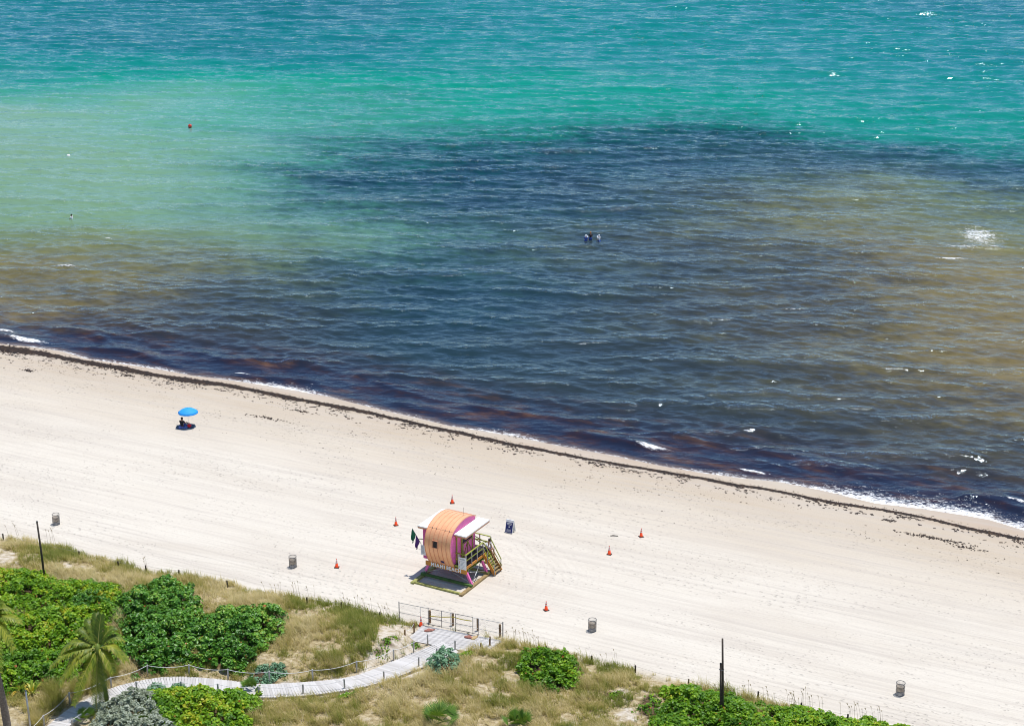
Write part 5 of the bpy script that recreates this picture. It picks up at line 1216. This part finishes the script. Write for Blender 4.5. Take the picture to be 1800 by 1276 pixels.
# ------------------------------------------------------------------ people
def skin_mesh(name, joints, edges, levels=2):
    me = bpy.data.meshes.new(name); me.from_pydata([j[0] for j in joints], edges, []); o = bpy.data.objects.new(name, me); COL.objects.link(o)
    md = o.modifiers.new('skin', 'SKIN'); sv = me.skin_vertices[0].data
    for i, j in enumerate(joints):
        r_ = j[1]; sv[i].radius = (r_, r_) if not hasattr(r_, '__len__') else r_; sv[i].use_root = (i == 0)
    s_ = o.modifiers.new('sub', 'SUBSURF'); s_.levels = levels; s_.render_levels = levels
    bpy.context.view_layer.update(); out = bpy.data.meshes.new_from_object(o.evaluated_get(bpy.context.evaluated_depsgraph_get())); bpy.data.objects.remove(o)
    for p in out.polygons: p.use_smooth = True
    out.name = name; return out
def chain(n, start=0): return [(i, i+1) for i in range(start, start+n-1)]
def person(loc, rz, label, J, shirt, bottom=None, hair='hair', hat=None, group=None):
    """J: joints by name; the body is one skin, clothes are slightly larger skins over it"""
    root = thing('person', loc, label, 'person', group, rz)
    order = ['pelvis', 'waist', 'chest', 'neck', 'head', 'crown', 'shl', 'ell', 'wrl', 'hal', 'shr', 'elr', 'wrr', 'har', 'hpl', 'knl', 'anl', 'tol', 'hpr', 'knr', 'anr', 'tor']
    rad = dict(pelvis=.13, waist=.12, chest=.14, neck=.055, head=.10, crown=.085, shl=.065, ell=.042, wrl=.032, hal=.035, shr=.065, elr=.042, wrr=.032, har=.035, hpl=.095, knl=.062, anl=.042, tol=.038, hpr=.095, knr=.062, anr=.042, tor=.038)
    idx = {k: i for i, k in enumerate(order)}
    E = [('pelvis','waist'),('waist','chest'),('chest','neck'),('neck','head'),('head','crown'),('chest','shl'),('shl','ell'),('ell','wrl'),('wrl','hal'),('chest','shr'),('shr','elr'),('elr','wrr'),('wrr','har'),('pelvis','hpl'),('hpl','knl'),('knl','anl'),('anl','tol'),('pelvis','hpr'),('hpr','knr'),('knr','anr'),('anr','tor')]
    link('body', skin_mesh('body', [(J[k], rad[k]) for k in order], [(idx[a], idx[b_]) for a, b_ in E]), M['skin'], root)
    def cloth(keys, edges, grow, nm, mat, cut=None):
        jj = []
        for k in keys: jj.append((J[k] if k in J else k, rad.get(k, .05)+grow))
        ii = {k: i for i, k in enumerate(keys)}; link(nm, skin_mesh(nm, jj, [(ii[a], ii[b_]) for a, b_ in edges]), M[mat], root)
    J['hl'] = tuple((Vector(J['shl'])*.35+Vector(J['ell'])*.65)); J['hr'] = tuple((Vector(J['shr'])*.35+Vector(J['elr'])*.65)); rad['hl'] = rad['hr'] = .052
    if shirt: cloth(['pelvis', 'waist', 'chest', 'shl', 'hl', 'shr', 'hr'], [('pelvis','waist'),('waist','chest'),('chest','shl'),('shl','hl'),('chest','shr'),('shr','hr')], .022, 'shirt', shirt)
    J['kl'] = tuple(Vector(J['hpl'])*.35+Vector(J['knl'])*.65); J['kr'] = tuple(Vector(J['hpr'])*.35+Vector(J['knr'])*.65); rad['kl'] = rad['kr'] = .08
    if bottom: cloth(['pelvis', 'hpl', 'kl', 'hpr', 'kr'], [('pelvis','hpl'),('hpl','kl'),('pelvis','hpr'),('hpr','kr')], .018, 'shorts', bottom)
    hd = Vector(J['head']); cr = Vector(J['crown']); up = (cr-hd).normalized()
    fwd = Vector(J.get('look', (0, 1, 0))).normalized()
    hb = MB(); bm = bmesh.new(); bmesh.ops.create_icosphere(bm, subdivisions=2, radius=.118)
    for v in bm.verts: v.co = v.co*(1 if v.co.dot(fwd) < .06 else .86)
    hm = bpy.data.meshes.new('hair'); bm.to_mesh(hm); bm.free()
    for p in hm.polygons: p.use_smooth = True
    ho = link('hair', hm, M[hat or hair], root, hd.lerp(cr, .55)-fwd*.025+up*.02)
    if hat: ho.name = 'cap'
    for sx in (-1, 1):
        sd = fwd.cross(up).normalized(); bm = bmesh.new(); bmesh.ops.create_icosphere(bm, subdivisions=1, radius=.012); em = bpy.data.meshes.new('eye'); bm.to_mesh(em); bm.free()
        link('eye', em, M['hair'], root, hd.lerp(cr, .25)+fwd*.092+sd*.035*sx)
    nb = MB().tube([hd.lerp(cr, .15)+fwd*.085, hd+fwd*.112-up*.015, hd+fwd*.085-up*.03], [.010, .015, .012], 6); nb.build('nose', M['skin'], root, True)
    return root
# sitter under the blue parasol, back to the camera, looking out to sea
ug = gp(331, 749); bl = gp(325.5, 750.5)
uh = up_to(ug, 330, 717)
um = thing('parasol', ug, 'bright blue beach parasol over a seated person', 'parasol')
H_ = (uh-ug).z; off_ = Vector(((uh-ug).x, 0, 0)); UR = .92
MB().tube([(0, 0, -.3), (off_.x, 0, H_+.05)], .017, 8).build('pole', M['white'], um, True)
mb = MB(); NR, NSg = 7, 32; V = [(off_.x, 0, H_)]; Fc = []
for i in range(1, NR+1):
    u = i/NR
    for j in range(NSg):
        a = 2*math.pi*j/NSg; sc = 1-.035*u*(1-abs(math.cos(4*a)))
        V.append((off_.x+UR*u*sc*math.cos(a), UR*u*sc*math.sin(a), H_-.40*u**1.9-(.018*u*(1-abs(math.cos(4*a))))*-1))
for j in range(NSg):
    Fc.append((0, 1+j, 1+(j+1) % NSg))
    for i in range(NR-1): k = 1+i*NSg; Fc.append((k+j, k+NSg+j, k+NSg+(j+1) % NSg, k+(j+1) % NSg))
cp = mb.add(V, Fc).build('canopy', M['umbrella'], um, True); md = cp.modifiers.new('thick', 'SOLIDIFY'); md.thickness = .008
vl = MB(); V = []; Fc = []
for j in range(NSg*2):
    a = 2*math.pi*j/(NSg*2); sc = 1-.035*(1-abs(math.cos(4*a))); x, y = off_.x+UR*sc*math.cos(a), UR*sc*math.sin(a); zt = H_-.40+.018*(1-abs(math.cos(4*a)))
    V += [(x, y, zt), (x*1.0, y, zt-.07-.03*abs(math.sin(4*a)))]
for j in range(NSg*2): k = 2*j; q = (2*j+2) % (4*NSg); Fc.append((k, k+1, q+1, q))
vo = vl.add(V, Fc).build('valance', M['umbrella'], cp, True); md = vo.modifiers.new('thick', 'SOLIDIFY'); md.thickness = .005
for j in range(8):
    a = math.pi*j/4; MB().tube([(off_.x, 0, H_-.06), (off_.x+UR*.5*math.cos(a), UR*.5*math.sin(a), H_-.15), (off_.x+UR*.96*math.cos(a), UR*.96*math.sin(a), H_-.40)], .006, 5).build('rib', M['steel'], um)
MB().lathe([(.03, 0), (.02, .05), (.0, .07)], 8, (off_.x, 0, H_)).build('finial', M['umbrella'], um)
# blanket, towel, bag
def cloth_sheet(name, w_, d_, mat, loc, rz, label, cat, th=.012, seed=0):
    NX, NY = 14, 12; V = []; Fc = []
    for i in range(NX+1):
        for j in range(NY+1):
            x = (i/NX-.5)*w_; y = (j/NY-.5)*d_; V.append((x+.05*math.sin(y*5+seed), y+.05*math.sin(x*4+seed), .012+.018*abs(math.sin(x*6+seed)*math.cos(y*5+seed))))
    for i in range(NX):
        for j in range(NY): k = i*(NY+1)+j; Fc.append((k, k+NY+1, k+NY+2, k+1))
    o = MB().add(V, Fc).build(name, M[mat], None, True, loc=loc); o.rotation_euler = (0, 0, rz); md = o.modifiers.new('thick', 'SOLIDIFY'); md.thickness = th; tag(o, label, cat); return o
cloth_sheet('blanket', 1.65, 1.15, 'blanket', bl, .15, 'dark grey blanket spread under the blue parasol', 'blanket')
cloth_sheet('towel', .80, .62, 'towel', bl+Vector((-.20, -.18, .022)), .1, 'blue patterned towel under the seated person', 'towel', seed=2)
bgp = bl+Vector((.42, -.18, .03)); bg = thing('beach_bag', bgp, 'red beach bag on the blanket right of the sitter', 'bag')
bm = bmesh.new(); bmesh.ops.create_icosphere(bm, subdivisions=3, radius=1)
for v in bm.verts: x, y, z = v.co; v.co = Vector((x*.20*(1+.08*math.sin(5*z)), y*.13, (z*.5+.5)**.8*.33 if z > -1 else 0))
me = bpy.data.meshes.new('bag_body'); bm.to_mesh(me); bm.free()
for p in me.polygons: p.use_smooth = True
link('bag_body', me, M['redbag'], bg)
for y in (-.06, .06): MB().tube([(-.10, y, .28), (-.06, y*1.2, .42), (.06, y*1.2, .42), (.10, y, .28)], .012, 6).build('handle', M['redbag'], bg, True)
SIT = dict(pelvis=(0, 0, .12), waist=(0, -.02, .28), chest=(0, .02, .50), neck=(0, .05, .66), head=(0, .08, .76), crown=(0, .08, .87), shl=(-.19, .02, .57), ell=(-.27, .14, .36), wrl=(-.18, .36, .30), hal=(-.14, .44, .30), shr=(.19, .02, .57), elr=(.27, .14, .36), wrr=(.18, .36, .32), har=(.14, .44, .32),
    hpl=(-.10, .10, .11), knl=(-.22, .46, .36), anl=(-.16, .74, .07), tol=(-.16, .86, .05), hpr=(.10, .10, .11), knr=(.22, .48, .32), anr=(.24, .82, .07), tor=(.26, .94, .06), look=(0, 1, 0))
pz = bl+Vector((-.26, -.12, .05)); person(pz, R(-18), 'person in black shirt sitting on a blanket under the blue parasol, facing the sea', dict(SIT), 'blackcloth', 'bluecloth')
# lifeguard in a white shirt, sitting at the head of the stairs and leaning forward
SEAT = dict(pelvis=(0, 0, .13), waist=(.0, 0, .30), chest=(.08, 0, .55), neck=(.15, 0, .72), head=(.21, 0, .81), crown=(.25, 0, .91), shl=(.08, .20, .62), ell=(.18, .28, .36), wrl=(.36, .16, .24), hal=(.42, .13, .22), shr=(.08, -.20, .62), elr=(.18, -.28, .36), wrr=(.36, -.16, .24), har=(.42, -.13, .22),
    hpl=(.08, .10, .11), knl=(.46, .13, .16), anl=(.55, .13, -.28), tol=(.66, .14, -.32), hpr=(.08, -.10, .11), knr=(.46, -.13, .16), anr=(.55, -.13, -.28), tor=(.66, -.14, -.32), look=(.9, 0, -.4))
person(tw(-.20, 3.30, DZ+.03), TW_TH, 'lifeguard in white shirt sitting at the head of the tower stairs', SEAT, 'whitecloth', 'navy')

# bathers and buoys
STAND = dict(pelvis=(0, 0, .95), waist=(0, 0, 1.12), chest=(0, .01, 1.32), neck=(0, .02, 1.48), head=(0, .03, 1.58), crown=(0, .03, 1.69), shl=(-.19, 0, 1.40), ell=(-.30, .08, 1.15), wrl=(-.26, .26, 1.02), hal=(-.24, .34, 1.0), shr=(.19, 0, 1.40), elr=(.30, .08, 1.15), wrr=(.26, .26, 1.02), har=(.24, .34, 1.0),
    hpl=(-.10, 0, .90), knl=(-.12, .03, .48), anl=(-.13, 0, .08), tol=(-.13, .12, .04), hpr=(.10, 0, .90), knr=(.12, .03, .48), anr=(.13, 0, .08), tor=(.13, .12, .04), look=(0, 1, 0))
def bather(px, py, sink, rz, label, shirt, hat=None, grp='bathers in the dark water'):
    p = at(px, py, SEA_Z); person((p[0], p[1], SEA_Z-sink), rz, label, dict(STAND), shirt, 'bluecloth', hat=hat, group=grp)
bather(1038, 418.5, .92, .3, 'middle bather in dark top, standing tallest of the three', 'blackcloth', 'orangehat')
bather(1030, 421, 1.12, -.6, 'left bather of the three, in blue top', 'bluecloth', 'whitecloth')
bather(1053, 421, 1.12, .9, 'right bather of the three, with a white hat', 'whitecloth', 'whitecloth')
bather(126, 384.5, 1.12, 1.2, 'lone bather in pale top in the green shallows', 'whitecloth', None, None)
def float_board(px, py, label, c1):
    p = at(px, py, SEA_Z+.15); bm = bmesh.new(); bmesh.ops.create_icosphere(bm, subdivisions=3, radius=1)
    for v in bm.verts: x, y, z = v.co; v.co = Vector((x*.27, y*.17, z*.05))
    me = bpy.data.meshes.new('float'); bm.to_mesh(me); bm.free()
    for q in me.polygons: q.use_smooth = True
    o = link('swim_float', me, M[c1], None, (p[0], p[1], SEA_Z+.30)); o.rotation_euler = (.9, .2, .4); tag(o, label, 'float', 'floats held by the bathers')
float_board(1031, 418.0, 'white swim float held up by the left bather', 'whitecloth')
float_board(1052, 418.5, 'white swim float held up by the right bather', 'whitecloth')
def buoy(px, py, r, mat, label):
    p = at(px, py, SEA_Z); root = thing('buoy', (p[0], p[1], SEA_Z), label, 'buoy', 'swim zone buoys')
    MB().lathe([(.02, -r*.7)]+[(r*math.cos(a), r*.35+r*math.sin(a)) for a in [R(x) for x in range(-75, 90, 15)]]+[(.02, r*1.35)], 20).build('ball', M[mat], root, True)
    MB().lathe([(r*.99, r*.30), (r*1.02, r*.35), (r*.99, r*.40)], 20, caps=False).build('seam', M['white'] if mat == 'redbuoy' else M['reddot'], root, True)
    MB().ring((0, 0, r*1.42), r*.16, r*.05, 12, 6).build('eye_ring', M['darksteel'], root, True)
buoy(334, 223, .33, 'redbuoy', 'red round buoy floating in the pale green water'); buoy(120.5, 276, .31, 'whitebuoy', 'white round buoy floating in the pale green water at left')
# a strip of driftwood left on the sand
dg = gp(1080, 942); o = MB().tube([(-.32, 0, .03), (-.1, .02, .05), (.30, -.04, .03)], [.03, .04, .025], 7).build('driftwood', M['darkpost'], None, True, loc=dg); tag(o, 'short dark piece of driftwood left of the rightmost cone', 'driftwood')
bpy.context.view_layer.update()
